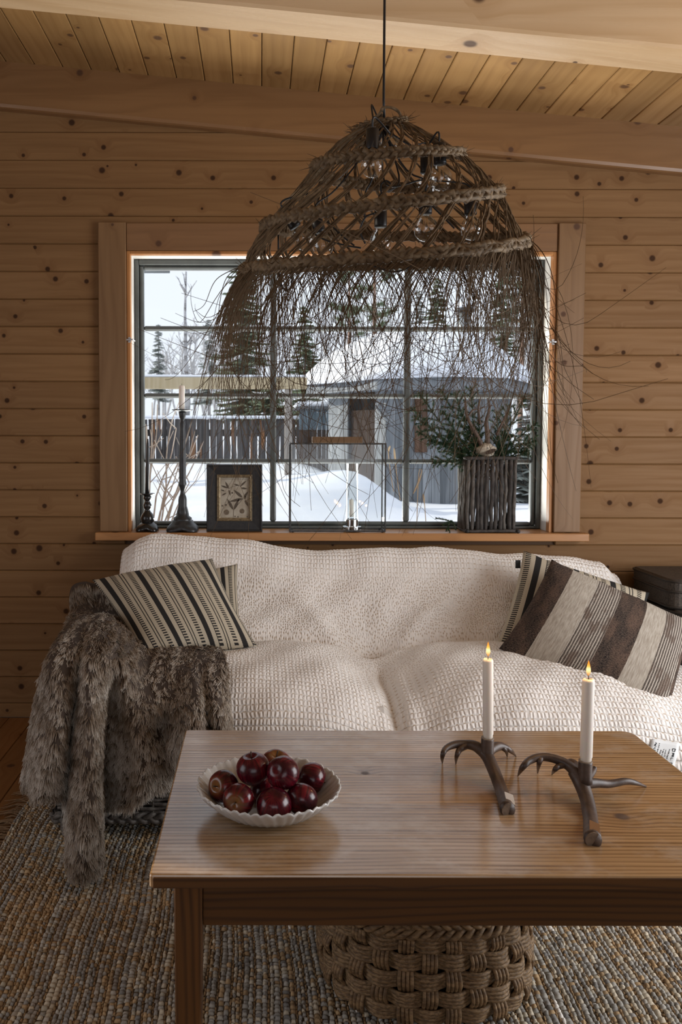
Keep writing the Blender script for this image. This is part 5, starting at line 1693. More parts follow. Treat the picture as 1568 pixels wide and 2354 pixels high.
# tall candlestick
Y2 = 0.012
c2 = at(420, 1220, Y2)
cs2 = thing('candlestick', 'tall matt black candlestick with an ornate cast foot', 'candlestick', (c2.x, Y2, SZ), 'black candlesticks on the sill')
m = MB(); scroll_base(m, (c2.x, Y2, SZ), 0.086, 0.052, 0.040)
m.build('base', IRON, cs2, smooth=True)
m = MB(); pr = px_prof([(20, 1203), (22, 1197), (21, 1190), (15, 1186), (14, 1178), (12, 1170), (10, 1163), (10, 1150), (9, 1143), (6, 1136), (5, 1130), (6, 1124), (9, 1117), (9.5, 1112), (8, 1107), (8, 1100), (8, 1050), (6.5, 1000), (5.5, 985), (6.5, 975), (4.5, 969), (4, 966), (7, 960), (8.5, 950), (8.5, 946)], Y2, 420)
m.lathe(pr, 28, (c2.x, Y2, SZ)); m.build('column', IRON, cs2, smooth=True)
m = MB(); pr = px_prof([(8, 946), (20, 945), (24, 942.5), (24, 941.5), (12, 942)], Y2, 420)
m.lathe(pr, 36, (c2.x, Y2, SZ)); m.build('drip_dish', IRON, cs2, smooth=True)
candle(418, 942, 886, Y2, 0.0135, 'thick unlit white candle on the tall black candlestick', lit=False)

# picture frame with a botanical print
Y3 = 0.005
f0, f1 = at(475, 1067, Y3), at(603, 1224, Y3)
fx0_, fx1_, fz1_ = f0.x, f1.x, f0.z
fr = thing('picture_frame', 'broad black picture frame with a gilt inner frame round a botanical print', 'picture', ((fx0_ + fx1_) / 2, Y3, SZ))
BLKF = mottled('worn_black_frame', (0.010, 0.010, 0.011), (0.022, 0.020, 0.019), 60, 0.5, bump=0.4, bdist=0.002)
GILT = mottled('aged_gilt', (0.42, 0.34, 0.22), (0.22, 0.165, 0.10), 80, 0.35, 0.6, bump=0.3)
def frame_ring(x0, x1, z0, z1, w, prof, name, mat, par):
    """Mitred frame: prof = (inset 0..1, y) from outer edge to inner edge."""
    rows = []
    for t_, y in prof:
        i = w * t_
        rows.append([(x0 + i, y, z0 + i), (x1 - i, y, z0 + i), (x1 - i, y, z1 - i), (x0 + i, y, z1 - i)])
    m = MB(); m.grid(np.array(rows), True)
    return m.build(name, mat, par, fixn=True)
i0, i1 = at(499, 1091, Y3 - 0.01), at(579, 1198, Y3 - 0.01)
w_ = i0.x - fx0_
MB().box(fx0_, fx1_, Y3 + 0.012, Y3 + 0.02, SZ, fz1_, 0.001).build('backing', BLKF, fr)
frame_ring(fx0_, fx1_, SZ, fz1_, w_, [(0, Y3 + 0.012), (0, Y3 - 0.012), (0.06, Y3 - 0.017), (0.14, Y3 - 0.017), (0.18, Y3 - 0.012), (0.95, Y3 - 0.006), (1.0, Y3 - 0.006), (1.0, Y3 + 0.012)], 'frame', BLKF, fr)
gx0, gx1, gz0, gz1 = i0.x, i1.x, i1.z, i0.z
gzl = SZ + w_
frame_ring(gx0 - .001, gx1 + .001, gz0, gz1, 0.0145, [(0, Y3), (0, Y3 - 0.011), (0.2, Y3 - 0.014), (0.4, Y3 - 0.010), (0.6, Y3 - 0.012), (0.9, Y3 - 0.004), (1.0, Y3 - 0.003), (1.0, Y3 + 0.004)], 'gilt_frame', GILT, fr)
MB().box(gx0 - 0.02, gx1 + 0.02, Y3 + 0.004, Y3 + 0.012, min(gz0, gzl) - 0.02, gz1 + 0.02).build('mount', BLKF, fr)
pr0 = MB().box(gx0 + 0.0135, gx1 - 0.0135, Y3 + 0.0005, Y3 + 0.004, gz0 + 0.0135, gz1 - 0.0135)
PAPER = mottled('foxed_paper', (0.40, 0.36, 0.29), (0.31, 0.265, 0.20), 18, 0.8, bump=0)
prn = pr0.build('print', PAPER, fr)
INK = mottled('sepia_ink', (0.060, 0.047, 0.036), (0.11, 0.085, 0.06), 220, 0.9, bump=0)
INK_L = mottled('pale_sepia_ink', (0.17, 0.13, 0.09), (0.10, 0.075, 0.05), 150, 0.9, bump=0)
mk = MB(); mk2 = MB()
YI = Y3 - 0.0002
def Pp(u, v): return Vector((gx0 + 0.0135 + u * (gx1 - gx0 - 0.027), YI, gz0 + 0.0135 + v * (gz1 - gz0 - 0.027)))
def leaf(mbb, u0, v0, u1, v1, w):
    a, b = Pp(u0, v0), Pp(u1, v1); d = b - a; nrm = Vector((-d.z, 0, d.x)).normalized() * w
    pts = [a]; back = []
    for k in range(1, 7):
        t_ = k / 7; hw = math.sin(PI * t_ ** 0.8)
        pts.append(a + d * t_ + nrm * hw); back.append(a + d * t_ - nrm * hw)
    pts.append(b); pts += back[::-1]
    n = len(pts); mbb.add(pts + [p + Vector((0, 0.0006, 0)) for p in pts], [tuple(range(n))] + [(i, (i + 1) % n, n + (i + 1) % n, n + i) for i in range(n)])
def disc(mbb, u, v, r):
    c = Pp(u, v); pts = [c + Vector((math.cos(a), 0, math.sin(a))) * r * (1 + .03 * math.sin(5 * a)) for a in np.linspace(0, 2 * PI, 20, endpoint=False)]
    n = len(pts); mbb.add(pts + [p + Vector((0, 0.0006, 0)) for p in pts], [tuple(range(n))] + [(i, (i + 1) % n, n + (i + 1) % n, n + i) for i in range(n)])
for q in ((.30, .72, .18, .90, .0045), (.26, .74, .03, .80, .0045), (.30, .70, .36, .55, .004), (.22, .62, .05, .55, .0035), (.16, .66, .02, .70, .003), (.70, .78, .92, .93, .004), (.66, .80, .46, .84, .0035), (.72, .74, .95, .72, .0045),
          (.78, .50, .46, .70, .0065), (.80, .48, .30, .40, .0065), (.82, .50, .97, .66, .005), (.86, .44, .98, .28, .0055), (.46, .20, .24, .48, .0065), (.48, .20, .66, .48, .0065), (.84, .46, .90, .56, .004)):
    leaf(mk, *q)
for u, v, r in ((.22, .14, .0125), (.76, .17, .0115)): disc(mk2, u, v, r)
for u, v, r in ((.20, .32, .0042), (.08, .30, .0035), (.52, .04, .003), (.62, .03, .003), (.94, .03, .0025), (.42, .62, .004)): disc(mk, u, v, r)
def line(mbb, *uv): mbb.tube(catmull([Pp(*q) for q in uv], 10), 0.0006, 4)
line(mk, (.47, .02), (.47, .2), (.52, .22)); line(mk, (.30, .72), (.45, .78), (.66, .80), (.72, .76)); line(mk, (.47, .2), (.66, .36), (.82, .5)); line(mk, (.06, .96), (.94, .96))
dr = mk.build('plant_drawing', INK, prn, kind='stuff'); mk2.build('fruit_drawing', INK_L, prn, kind='stuff')

# glass lantern with a candle tube inside
Y4a, Y4b = -0.035, 0.065
l0, l1 = at(668, 1020, Y4a), at(885, 1222, Y4a)
lx0, lx1, lz0, lz1 = l0.x, l1.x, SZ + 0.006, l0.z
lan = thing('glass_lantern', 'wide flat glass lantern with a thin dark metal frame and wooden handle bar', 'lantern', ((lx0 + lx1) / 2, (Y4a + Y4b) / 2, SZ))
LEAD = mottled('dark_lead_frame', (0.045, 0.045, 0.045), (0.09, 0.09, 0.09), 90, 0.4, 0.7, bump=0.2)
r_ = 0.0033
for (a, b) in (((lx0, Y4a), (lx1, Y4a)), ((lx0, Y4b), (lx1, Y4b))):
    for z in (lz0, lz1):
        MB().box(a[0] - r_, b[0] + r_, a[1] - r_, a[1] + r_, z - r_, z + r_, 0.0008).build('frame_bar', LEAD, lan)
for x in (lx0, lx1):
    for z in (lz0, lz1):
        MB().box(x - r_, x + r_, Y4a + r_, Y4b - r_, z - r_, z + r_, 0.0008).build('frame_bar', LEAD, lan)
    for y in (Y4a, Y4b):
        MB().box(x - r_, x + r_, y - r_, y + r_, lz0 + r_, lz1 - r_, 0.0008).build('frame_bar', LEAD, lan)
        m = MB(); m.lathe([(0.004, 0), (0.0055, 0.002), (0.004, 0.0035)], 10, (x + (0.012 if x == lx0 else -0.012), y + (0.006 if y == Y4a else -.006), SZ)); m.build('foot', LEAD, lan)
for y in (Y4a, Y4b):
    MB().box(lx0 + r_, lx1 - r_, y - 0.001, y + 0.001, lz0 + r_, lz1 - r_).build('pane', GLASS_C, lan)
for x in (lx0, lx1):
    MB().box(x - 0.001, x + 0.001, Y4a + r_, Y4b - r_, lz0 + r_, lz1 - r_).build('pane', GLASS_C, lan)
MB().box(lx0 + r_, lx1 - r_, Y4a + r_, Y4b - r_, lz0 - 0.002, lz0 + 0.0005).build('base_pane', GLASS_C, lan)
hL, hR = at(718, 1004, 0.0), at(832, 1018, 0.0)
MB().box(hL.x, hR.x, -0.022, 0.052, lz1 + r_, hL.z, 0.0015).build('handle_bar', wood('dark_handle', 0, 2, (0.15, 0.085, 0.04), (0.09, 0.048, 0.022), kdens=0.02), lan)
tc = at(809, 1210, 0.015)
tub = thing('candle_tube', 'chrome candle base with a tall clear glass tube inside the lantern', 'candle holder', (tc.x, 0.015, lz0 + 0.001))
CHR = new_mat('chrome', (0.75, 0.76, 0.77), 0.10, 1.0)
m = MB(); m.lathe([(0.044, 0.0), (0.044, 0.016), (0.040, 0.018), (0.030, 0.018), (0.030, 0.048), (0.028, 0.050), (0.014, 0.050), (0.014, 0.030)], 36, (tc.x, 0.015, lz0 + 0.001)); m.build('base', CHR, tub, smooth=False)
for k in range(10):
    a = 2 * PI * k / 10
    m = MB(); c_ = Vector((tc.x + 0.044 * math.cos(a), 0.015 + 0.044 * math.sin(a), lz0 + 0.009)); d = Vector((math.cos(a), math.sin(a), 0))
    m.tube([c_ - d * .001, c_ + d * .0008], 0.0035, 8); m.build('vent_hole', WICKM, tub)
zt_ = at(809, 1066, 0.015).z
m = MB(); m.lathe([(0.0272, 0.051), (0.0272, zt_ - lz0), (0.0258, zt_ - lz0), (0.0258, 0.051)], 40, (tc.x, 0.015, lz0), cap=False); m.build('glass_tube', glass_mat('tube_glass', (0.97, 0.985, 0.985), 2.2), tub, smooth=True)
cb = candle(808, 1188, 1148, 0.015, 0.0108, 'small white candle stub inside the glass tube in the lantern', lit=False)

# stick basket
Yf, Yb = -0.045, 0.095
q0, q1 = at(1074, 1062, Yf), at(1187, 1224, Yf)
bx0, bx1 = q0.x, q1.x
bz1 = at(1120, 1054, Yf).z
sk = thing('stick_basket', 'square basket of upright grey sticks holding spruce twigs on the sill', 'basket', ((bx0 + bx1) / 2, (Yf + Yb) / 2, SZ))
STK = mottled('grey_bark_sticks', (0.065, 0.055, 0.048), (0.026, 0.022, 0.020), 70, 0.85, bump=0.6, bdist=0.002, stretch=(1, 1, .4))
STK2 = mottled('light_bark_sticks', (0.13, 0.115, 0.10), (0.06, 0.052, 0.046), 60, 0.85, bump=0.6, bdist=0.002, stretch=(1, 1, .4))
rgs = random.Random(9)
def stick(a, b, r, mat=STK, nm='stick'):
    a, b = Vector(a), Vector(b)
    pts = [a.lerp(b, t_) + Vector((rgs.uniform(-.0032, .0032), rgs.uniform(-.0025, .0025), rgs.uniform(-.002, .002))) for t_ in np.linspace(0, 1, 8)]
    pts[0], pts[-1] = a, b
    m = MB(); m.tube(pts, [r * rgs.uniform(.86, 1.12) for _ in pts], 8); return m.build(nm, mat, sk, smooth=True)
zb_ = SZ + 0.012
sk_top = 0.010
for t_ in np.linspace(0.04, 0.97, 11):
    x = bx0 + (bx1 - bx0) * t_
    for y in (Yf, Yb):
        if y == Yb and rgs.random() < 0.12: continue
        stick((x + rgs.uniform(-.004, .004), y + 0.012, zb_), (x + rgs.uniform(-.003, .003), y + 0.010, bz1 - 0.006), rgs.uniform(.0078, .0104), rgs.choice([STK, STK, STK2]))
for t_ in np.linspace(0.10, 0.92, 6):
    y = Yf + (Yb - Yf) * t_
    for x in (bx0 - 0.002, bx1 + 0.002):
        if x > bx1 and rgs.random() < 0.1: continue
        stick((x, y + 0.008, zb_), (x, y + 0.008, bz1 - 0.006), rgs.uniform(.006, .009), STK2 if x < bx1 else STK)
for z in (SZ + 0.009, bz1 + 0.002):
    rr_ = 0.0075 if z > 1 else 0.0075
    stick((bx0 - 0.006, Yf, z), (bx1 + 0.008, Yf, z), rr_, STK, 'rim_stick'); stick((bx0 - .006, Yb + .008, z), (bx1 + .006, Yb + .008, z), rr_, STK, 'rim_stick')
    stick((bx0, Yf + .002, z), (bx0, Yb + .012, z), rr_, STK2, 'rim_stick'); stick((bx1 + .002, Yf + .002, z), (bx1 + .002, Yb + .012, z), rr_, STK, 'rim_stick')
for x in (bx0 + 0.004, bx1 + 0.006):
    m = MB(); m.lathe([(0.004, 0.0), (0.0095, 0.003), (0.0105, 0.0095), (0.008, 0.016), (0.0005, 0.0185)], 12, (x, Yf - 0.0035, SZ)); m.build('knob', new_mat('dark_knob', (0.012, 0.011, 0.010), 0.6) if x < bx1 - .1 else bpy.data.materials['dark_knob'], sk, smooth=True)
m = MB(); m.box(bx0 + .008, bx1 - .008, Yf + .024, Yb - .004, SZ + 0.02, SZ + 0.03, 0.002); m.build('bottom', STK, sk)

# spruce twigs
NEED = mottled('spruce_needles', (0.022, 0.050, 0.022), (0.045, 0.085, 0.040), 30, 0.55, bump=0, spec=0.3)
TWG = mottled('spruce_twig', (0.10, 0.065, 0.04), (0.06, 0.04, 0.025), 60, 0.8, bump=0)
SB = Vector(((bx0 + bx1) / 2, 0.03, bz1 - 0.10))
def sprig(tip, label, seed, start=None, side=9, nlen=0.0135):
    rg = random.Random(seed)
    start = start or SB + Vector((rg.uniform(-.06, .06), rg.uniform(-.03, .03), 0))
    tip = Vector(tip)
    root = thing('spruce_twig', label, 'twig', start, 'spruce twigs in the stick basket')
    ctr = start.lerp(tip, .5) + Vector((0, 0, 0.045 if tip.z < bz1 + .12 else 0.01))
    if start.z > bz1 - 0.02: ctr = start.lerp(tip, .5)
    wood_, need = MB(), MB()
    def shoot(a, c, b, r, dens):
        P = [Vector(p) for p in catmull([a, c, b], 12)]
        wood_.tube(P, np.linspace(r, r * .35, 12), 4, caps=False)
        L = sum((q - p).length for p, q in zip(P, P[1:])); n = int(L * dens)
        for i in range(n):
            u = (i + rg.random()) / n * 11; k = min(int(u), 10)
            p = P[k].lerp(P[k + 1], u - k); d = (P[k + 1] - P[k]).normalized()
            o = d.orthogonal(); o.rotate(Matrix.Rotation(rg.uniform(0, 2 * PI), 3, d))
            if p.z < bz1 - 0.01 and nlen > 0.012 and p.x > bx0 - 0.012: continue
            e = (o * 0.75 + d * 0.75).normalized() * nlen * rg.uniform(.7, 1.15)
            s_ = d.cross(o) * 0.0011
            need.add([p - s_, p + s_, p + d * 0.0016, p + e], [(0, 1, 3), (1, 2, 3), (2, 0, 3)])
        return P
    P = shoot(start, ctr, tip, 0.0026, 2000)
    for i in range(side):
        k = 3 + int(8 * (i + .5) / side); p = P[k]; d = (P[min(k + 1, 11)] - P[k - 1]).normalized()
        sd = d.cross(Vector((rg.uniform(-.4, .4), -1, rg.uniform(-.3, .5)))).normalized() * (1 if i % 2 else -1)
        L = rg.uniform(.045, .10) * (1.15 - k / 14)
        e = p + (d * .8 + sd * .7 + Vector((0, rg.uniform(-.3, .2), -.05))).normalized() * L
        shoot(p, p.lerp(e, .5) + Vector((0, 0, .004)), e, 0.0014, 2000)
    wood_.build('twig', TWG, root); need.build('needles', NEED, root, kind='stuff')
    return root
TW = [((944, 937), .0, 'spruce twig reaching farthest left, tip high against the muntin'), ((952, 957), -.03, 'spruce twig just under the farthest left one'), ((962, 903), .05, 'spruce twig rising steeply at upper left of the basket'),
      ((958, 992), -.02, 'spruce twig pointing level to the left'), ((984, 1012), -.04, 'spruce twig hanging a little low at left'), ((995, 1064), -.05, 'spruce twig drooping lowest left below the basket rim'),
      ((1010, 893), .05, 'long spruce twig rising left of the antlers'), ((1046, 903), .06, 'spruce twig upright behind the left antler'), ((1082, 889), .06, 'tallest upright spruce twig at the middle'),
      ((1018, 945), -.03, 'thick spruce twig at the left middle of the bunch'), ((1142, 946), .05, 'short spruce twig right of the antlers'), ((1170, 932), .05, 'upright spruce twig beside the right antler'), ((1207, 912), .04, 'long spruce twig rising far at right'),
      ((1234, 972), .03, 'spruce twig with sparse tips reaching to the right frame'), ((1232, 1014), .0, 'spruce twig pointing level at far right'), ((1212, 1036), -.02, 'low spruce twig at right just above the rim'), ((1060, 950), -.02, 'spruce twig in front of the left antler base'),
      ((1100, 960), -.01, 'spruce twig at the very centre of the bunch'), ((1165, 1000), .0, 'dense spruce twig to the right of the skull'), ((1030, 1000), -.03, 'dense spruce twig to the left of the skull'), ((1085, 985), .03, 'dark inner spruce twig behind the skull')]
for i, ((px_, py_), dy, lb) in enumerate(TW):
    sprig(at(px_, py_, dy), lb, 100 + i, side=15)
fs_ = at(1052, 1208, -0.04); fe_ = at(1028, 1216, -0.042)
sprig(Vector((at(1026, 1214, -.04).x, -.04, SZ + .008)), 'small spruce sprig lying on the sill left of the stick basket', 140, start=Vector((at(1050, 1210, -.02).x - .004, -.028, SZ + .010)), side=3, nlen=.011)

# deer skull piece with antlers lying in the bunch
BONE = mottled('old_bone', (0.47, 0.41, 0.32), (0.30, 0.245, 0.18), 50, 0.7, bump=0.4, bdist=0.002)
DKA = mottled('dark_antler', (0.10, 0.058, 0.036), (0.045, 0.027, 0.019), 60, 0.6, bump=0.5, bdist=0.002)
YK = -0.025
ks = thing('deer_skull', 'small bone skull piece with dark forked antlers among the spruce twigs', 'skull', at(1120, 1040, YK))
sc_ = at(1119, 1036, YK)
m = MB(); n = 26; G = []
for i in range(12):
    th = PI * 0.5 * i / 11 * 1.25
    row = []
    for k in range(n):
        a = 2 * PI * k / n
        rx, rz = 0.048, 0.034
        r = math.cos(min(th, PI / 2 * .98)) if th < PI / 2 else 0.06
        yy = 0.030 - 0.046 * math.sin(th)
        jag = 1 + (0.10 * math.sin(a * 7) + .07 * math.sin(a * 4 + 1)) * (1 - i / 11)
        row.append((sc_.x + rx * max(r, .05) * math.cos(a) * jag, sc_.y + yy, sc_.z + rz * max(r, .05) * math.sin(a) * jag + 0.012 * math.sin(th)))
    G.append(row)
m.grid(np.array(G), True)
sb_ = m.build('bone', BONE, ks, smooth=True); so = sb_.modifiers.new('Solidify', 'SOLIDIFY'); so.thickness = 0.004
m = MB(); c_ = sc_ + Vector((0.013, -0.014, -0.004))
m.lathe([(0.0005, 0.0), (0.02, 0.001), (0.028, 0.002)], 16, (0, 0, 0)); 
m.v = [(c_.x + v[0] * .85 + v[1] * .2, c_.y - 0.004 + v[2], c_.z + v[1] * .42 + v[0] * .2) for v in m.v]
m.build('cavity', new_mat('skull_cavity', (0.035, 0.02, 0.012), 0.9), ks)
for pts, rad in (([(1108, 1024), (1096, 1000), (1080, 972), (1072, 950), (1070, 925), (1069, 910)], [.011, .010, .008, .007, .005, .0015]),
                 ([(1078, 955), (1088, 942), (1098, 942)], [.006, .004, .0012]),
                 ([(1122, 1022), (1120, 990), (1118, 970), (1123, 950), (1126, 932), (1121, 915)], [.011, .011, .009, .007, .005, .0015]),
                 ([(1123, 945), (1127, 934), (1134, 932)], [.005, .004, .0012]),
                 ([(1104, 975), (1100, 945), (1102, 925), (1107, 908)], [.007, .006, .0045, .0012]),
                 ([(1104, 940), (1112, 936), (1120, 935)], [.004, .003, .001]),
                 ([(1142, 1000), (1152, 978), (1163, 955), (1170, 930)], [.008, .006, .005, .0012])):
    P = catmull([at(x, y, YK + .01) for x, y in pts], 16); R = catmull(np.array(rad)[:, None], 16)[:, 0]
    m = MB(); m.tube(P, np.maximum(R, .001), 9); m.build('antler', DKA, ks, smooth=True)

# ------------------------------------------------------------------ pendant lamp of plaited palm leaf
LC = Vector((0.293, -1.85, 2.052))                      # crown
TILT = math.radians(12.0)
STRAW = mottled('dried_palm_leaf', (0.175, 0.115, 0.062), (0.095, 0.060, 0.030), 55, 0.7, bump=0.4, bdist=0.001, spec=0.25)
STRAW_B = mottled('plaited_palm_leaf', (0.215, 0.150, 0.085), (0.105, 0.068, 0.035), 70, 0.65, bump=0.5, bdist=0.002, spec=0.3)
STRAW_F = new_mat('palm_fringe', (0.105, 0.066, 0.034), 0.7, 0, 0.2)
lampo = thing('pendant_lamp', 'large domed pendant lamp of plaited palm leaf with a long wild fringe', 'lamp', (LC.x, LC.y, LC.z))
HH = [0.0, 0.012, 0.05, 0.09, 0.14, 0.20, 0.26, 0.32, 0.38]
RR = [0.030, 0.048, 0.112, 0.160, 0.207, 0.252, 0.290, 0.322, 0.335]
def dome_r(h): return np.interp(h, HH, RR)
ct_, st_ = math.cos(TILT), math.sin(TILT)
def dome(a, h, dr=0.0, r=None):
    r = (dome_r(h) if r is None else r) + dr
    r *= 1 + 0.10 * math.cos(a) * math.exp(-((h - 0.13) / 0.10) ** 2)      # the dome bulges a little to the right
    x, y, z = r * math.cos(a), r * math.sin(a) * 0.92, -h
    return Vector((LC.x + x, LC.y + y * ct_ + 0.25 * z * st_, LC.z + y * st_ + z * ct_))
SPA = [-1080, -990, -900, -720, -540, -360, -180, 0, 180, 360]
SPH = [0.318, 0.352, 0.362, 0.282, 0.256, 0.168, 0.114, 0.084, 0.022, 0.004]
def spiral_h(deg): return np.interp(deg, SPA, SPH)
degs = np.arange(360, -1081, -2.6)
pts = [dome(math.radians(d), float(spiral_h(d)), 0.004) for d in degs]
# the plait: four flat strands woven round each other
S = [0.0]
for a, b in zip(pts, pts[1:]): S.append(S[-1] + (b - a).length)
S = np.array(S)
for k in range(3):
    q = []; rad = []
    for i, p in enumerate(pts):
        t_ = (pts[min(i + 1, len(pts) - 1)] - pts[max(i - 1, 0)]).normalized()
        out = Vector((math.cos(math.radians(degs[i])), math.sin(math.radians(degs[i])), 0.15)).normalized()
        up = t_.cross(out).normalized(); up = up if up.z > 0 else -up
        sc = 0.55 + 0.45 * min(1.0, S[i] / 1.2)
        a = 2 * PI * S[i] / 0.052 + 2 * PI * k / 3
        q.append(p + up * 0.0098 * sc * math.sin(a) + out * 0.0058 * sc * math.sin(2 * a) + Vector((0, 0, random.uniform(-.001, .001))))
        rad.append(0.0072 * sc * random.uniform(.85, 1.12))
    m = MB(); m.tube(q, rad, 6); m.build('plait_strand', STRAW_B, lampo, smooth=True)
# loose leaf ends along the plait
m = MB()
for i in range(500):
    k = random.randrange(2, len(pts) - 2); p = pts[k]; a = math.radians(degs[k])
    out = Vector((math.cos(a), math.sin(a), 0)); t_ = (pts[k + 1] - pts[k - 1]).normalized()
    e = p + (out * random.uniform(-.2, 1) + t_ * random.uniform(-1, 1) + Vector((0, 0, random.uniform(-.8, .6)))).normalized() * random.uniform(.012, .045)
    m.tube([p, p.lerp(e, .5) + Vector((0, 0, random.uniform(-.004, .004))), e], [0.0009, .0008, .0003], 3, caps=False)
m.build('loose_ends', STRAW_F, lampo, kind='stuff')
# slanting leaf ribs between the plaits
def h_end(a):
    d = math.degrees(a) % 360          # 0..360 -> last turn -720..-1080
    return float(spiral_h(-720 - ((360 - d) % 360)))
m = MB(); nb = 0
TW_ = 1.15
def ribs(N, h0, seed, fibres):
    rg = random.Random(seed)
    for k in range(N):
        a0 = 2 * PI * (k + rg.uniform(-.25, .25)) / N
        hs = [h0 + (0.37 - h0) * u for u in np.linspace(0, 1, 15)]
        for f in range(fibres):
            da = rg.uniform(-1, 1) * 0.0036; P = []; ok = True
            for h in hs:
                a = a0 - TW_ * (h / 0.34) ** 0.9
                if h > h_end(a) + 0.004: break
                dr = -0.002 + 0.004 * math.sin(h * 60 + f * 2 + k)
                r = float(dome_r(h))
                P.append(dome(a + (da + 0.004 * math.sin(h * 40 + f)) / max(r, .06), h, dr))
            if len(P) > 2:
                m.tube(P, [rg.uniform(.0013, .0024)] * len(P), 4, caps=False)
ribs(27, 0.004, 1, 3)
ribs(15, 0.085, 2, 3)
ribs(18, 0.165, 3, 3)
ribs(10, 0.225, 4, 3)
m.build('leaf_ribs', STRAW, lampo, smooth=True, kind='stuff')
# fringe
rg = random.Random(77)
m = MB()
NF = 820
for i in range(NF):
    a = rg.uniform(0, 2 * PI)
    h = h_end(a) - 0.004
    p = dome(a, h, rg.uniform(-.004, .006))
    out = Vector((math.cos(a), math.sin(a), 0)); tang = Vector((math.sin(a), -math.cos(a), 0))
    L = rg.choice([rg.uniform(.06, .2), rg.uniform(.22, .40), rg.uniform(.36, .60), rg.uniform(.42, .68)])
    leftness = max(0, -math.cos(a)); rightness = max(0, math.cos(a))
    n = 14; P = [p]; q = p.copy()
    w0 = rg.gauss(0.72, .30); wk = rg.uniform(.10, .26)              # leaves the rim on the slant, then hangs
    curl = rg.gauss(-0.5, 1.3) if rg.random() < .8 else rg.gauss(0, 3.6)
    oa0 = rg.gauss(0.16 + .34 * leftness + .05 * rightness, .16); oin = rg.gauss(0.55, .45)
    for s_ in range(n):
        sl = L * (s_ + .5) / n
        w = w0 * math.exp(-sl / wk) + curl * max(0, sl - .08) * 2.2
        oa = oa0 * math.exp(-sl / .22) - oin * sl
        w = max(-1.9, min(1.9, w))
        d = Vector((0, 0, -math.cos(w))) + tang * math.sin(w) + out * math.sin(oa)
        d.normalize(); q = q + d * (L / n); P.append(q.copy())
    th = rg.uniform(.0006, .0011)
    m.tube(P, [th * (1.25 - .8 * k / n) for k in range(n + 1)], 3, caps=False)
m.build('fringe', STRAW_F, lampo, kind='stuff')
# a few long stray strands to the right and left, as the photograph shows
m = MB()
for pts_, y0 in (([(1205, 560), (1232, 720), (1250, 790), (1290, 838), (1340, 842), (1349, 856)], -1.85), ([(1208, 570), (1240, 735), (1282, 765), (1296, 840), (1320, 890), (1340, 930)], -1.80), ([(1206, 566), (1245, 800), (1300, 870), (1365, 918)], -1.83),
                 ([(575, 605), (540, 625), (505, 680), (490, 740)], -1.86), ([(572, 606), (500, 640), (470, 700), (445, 716)], -1.85), ([(578, 606), (520, 640), (500, 745), (505, 800), (530, 900)], -1.83), ([(1212, 575), (1235, 700), (1262, 820), (1255, 880), (1200, 920)], -1.86),
                 ([(640, 612), (560, 700), (520, 820), (600, 920), (660, 950)], -1.7), ([(750, 612), (690, 760), (700, 900), (660, 1010), (640, 1040)], -1.66), ([(900, 605), (960, 720), (900, 880), (850, 960)], -1.66), ([(700, 612), (640, 680), (590, 850), (640, 1060), (655, 1130), (690, 1165)], -1.64)):
    P = catmull([at(x, y, y0) for x, y in pts_], 30)
    m.tube(P, np.linspace(.0011, .0005, 30), 4, caps=False)
m.build('stray_strands', STRAW_F, lampo, kind='stuff')
# hanging loop and flex
ap = dome(0, 0.0, r=0.0)
m = MB(); c0 = at(882, 258, -1.86); c1 = at(925, 270, -1.86)
m.tube(catmull([dome(PI * .9, 0.006, 0), at(872, 262, -1.86), at(880, 248, -1.86), at(900, 247, -1.86), at(916, 256, -1.86), at(923, 272, -1.86)], 24), 0.0032, 6)
m.tube(catmull([at(878, 256, -1.862), at(884, 246, -1.858), at(902, 249, -1.862), at(918, 260, -1.858), at(924, 274, -1.86)], 20), 0.0026, 6)
m.build('hanging_loop', STRAW_B, lampo, smooth=True)
cx = at(882, 250, -1.85).x
m = MB(); m.tube([(cx, -1.85, zceil(cx) - 0.002), (cx, -1.85, 2.40), (cx, -1.85, 2.095), (cx + .002, -1.85, 2.045)], 0.0030, 8)
m.build('flex', BLACK_P, lampo, smooth=True)
m = MB(); m.lathe([(0.045, -0.028), (0.045, -0.006), (0.040, 0.0)], 24, (cx, -1.85, zceil(cx) - 0.008)); m.build('ceiling_rose', BLACK_P, lampo)
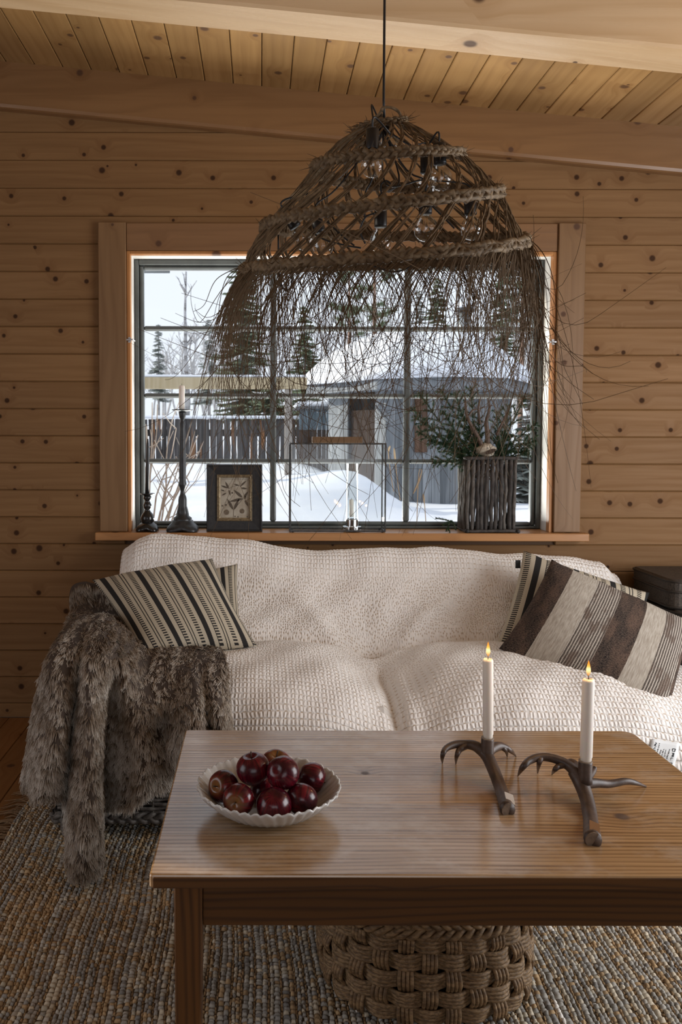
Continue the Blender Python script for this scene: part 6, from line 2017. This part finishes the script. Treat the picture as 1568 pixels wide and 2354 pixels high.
# sockets, bulbs and their wires
BG = glass_mat('bulb_glass', (0.93, 0.95, 0.95), 3.5)
FIL = new_mat('amber_filament', (0.45, 0.20, 0.05), 0.5)
bulbs = [(856, 296, 346, 372, -1.98, 0), (884, 290, 308, 318, -1.80, .25), (1012, 352, 378, 402, -1.93, .05), (980, 365, 398, 424, -1.80, 0), (978, 462, 492, 518, -2.02, 0), (1082, 462, 494, 515, -1.86, .05), (875, 492, 522, 546, -1.92, 0), (680, 506, 522, 546, -1.90, .35), (735, 510, 535, 556, -1.80, .2)]
hub = Vector((cx, -1.85, 2.03))
for (px_, pt_, pm_, pc_, y, lean) in bulbs:
    a, b, c = at(px_ - 30 * lean, pt_, y), at(px_, pm_, y), at(px_ + 14 * lean, pc_, y)
    d = (b - a).normalized()
    m = MB(); m.tube([b - d * 0.046, b - d * 0.044, b - d * 0.004, b], [0.010, 0.0142, 0.0142, 0.0138], 18)
    so_ = m.build('socket', BLACK_P, lampo, smooth=True)
    gr = Matrix.Rotation(0, 3, 'Z'); qd = d.to_track_quat('Z', 'Y')
    m = MB(); m.lathe([(0.011, 0.0), (0.0125, 0.006), (0.019, 0.014), (0.0235, 0.025), (0.0245, 0.034), (0.022, 0.045), (0.0145, 0.054), (0.006, 0.0575), (0.0003, 0.058)], 24, (0, 0, 0), cap=False)
    m.v = [tuple(b + qd @ Vector(v)) for v in m.v]
    bb_ = m.build('bulb', BG, lampo, smooth=True)
    m = MB()
    for k in range(3):
        an = 2 * PI * k / 3; o1 = qd @ Vector((math.cos(an) * .004, math.sin(an) * .004, 0.008)); o2 = qd @ Vector((math.cos(an) * .007, math.sin(an) * .007, 0.036))
        m.tube([b + o1, b + o2], 0.0009, 4)
    m.build('filament', FIL, bb_)
    s0 = b - d * 0.046
    md = hub.lerp(s0, .5) + Vector((random.uniform(-.05, .05), random.uniform(-.04, .04), random.uniform(-.05, -.02)))
    P = catmull([hub, md, s0 - d * 0.015 + Vector((random.uniform(-.01, .01), 0, .01)), s0], 18)
    m = MB(); m.tube(P, 0.0022, 6); m.build('wire', BLACK_P, lampo, smooth=True)
for pts_, y in (([(640, 540), (641, 610), (647, 655), (660, 668), (670, 655), (672, 615)], -1.95), ([(700, 520), (740, 548), (790, 563), (830, 570)], -1.9), ([(748, 505), (790, 545), (815, 565)], -1.85), ([(862, 395), (852, 420), (840, 445), (838, 500)], -1.95), ([(878, 455), (876, 425), (890, 416), (905, 430)], -1.9),
                ([(840, 560), (828, 530), (840, 500), (862, 490)], -1.95), ([(990, 470), (1020, 500), (1045, 525)], -1.9), ([(860, 612), (905, 625), (945, 612), (975, 585)], -1.98)):
    P = catmull([at(a_, b_, y) for a_, b_ in pts_], 20)
    m = MB(); m.tube(P, 0.0021, 6); m.build('wire', BLACK_P, lampo, smooth=True)
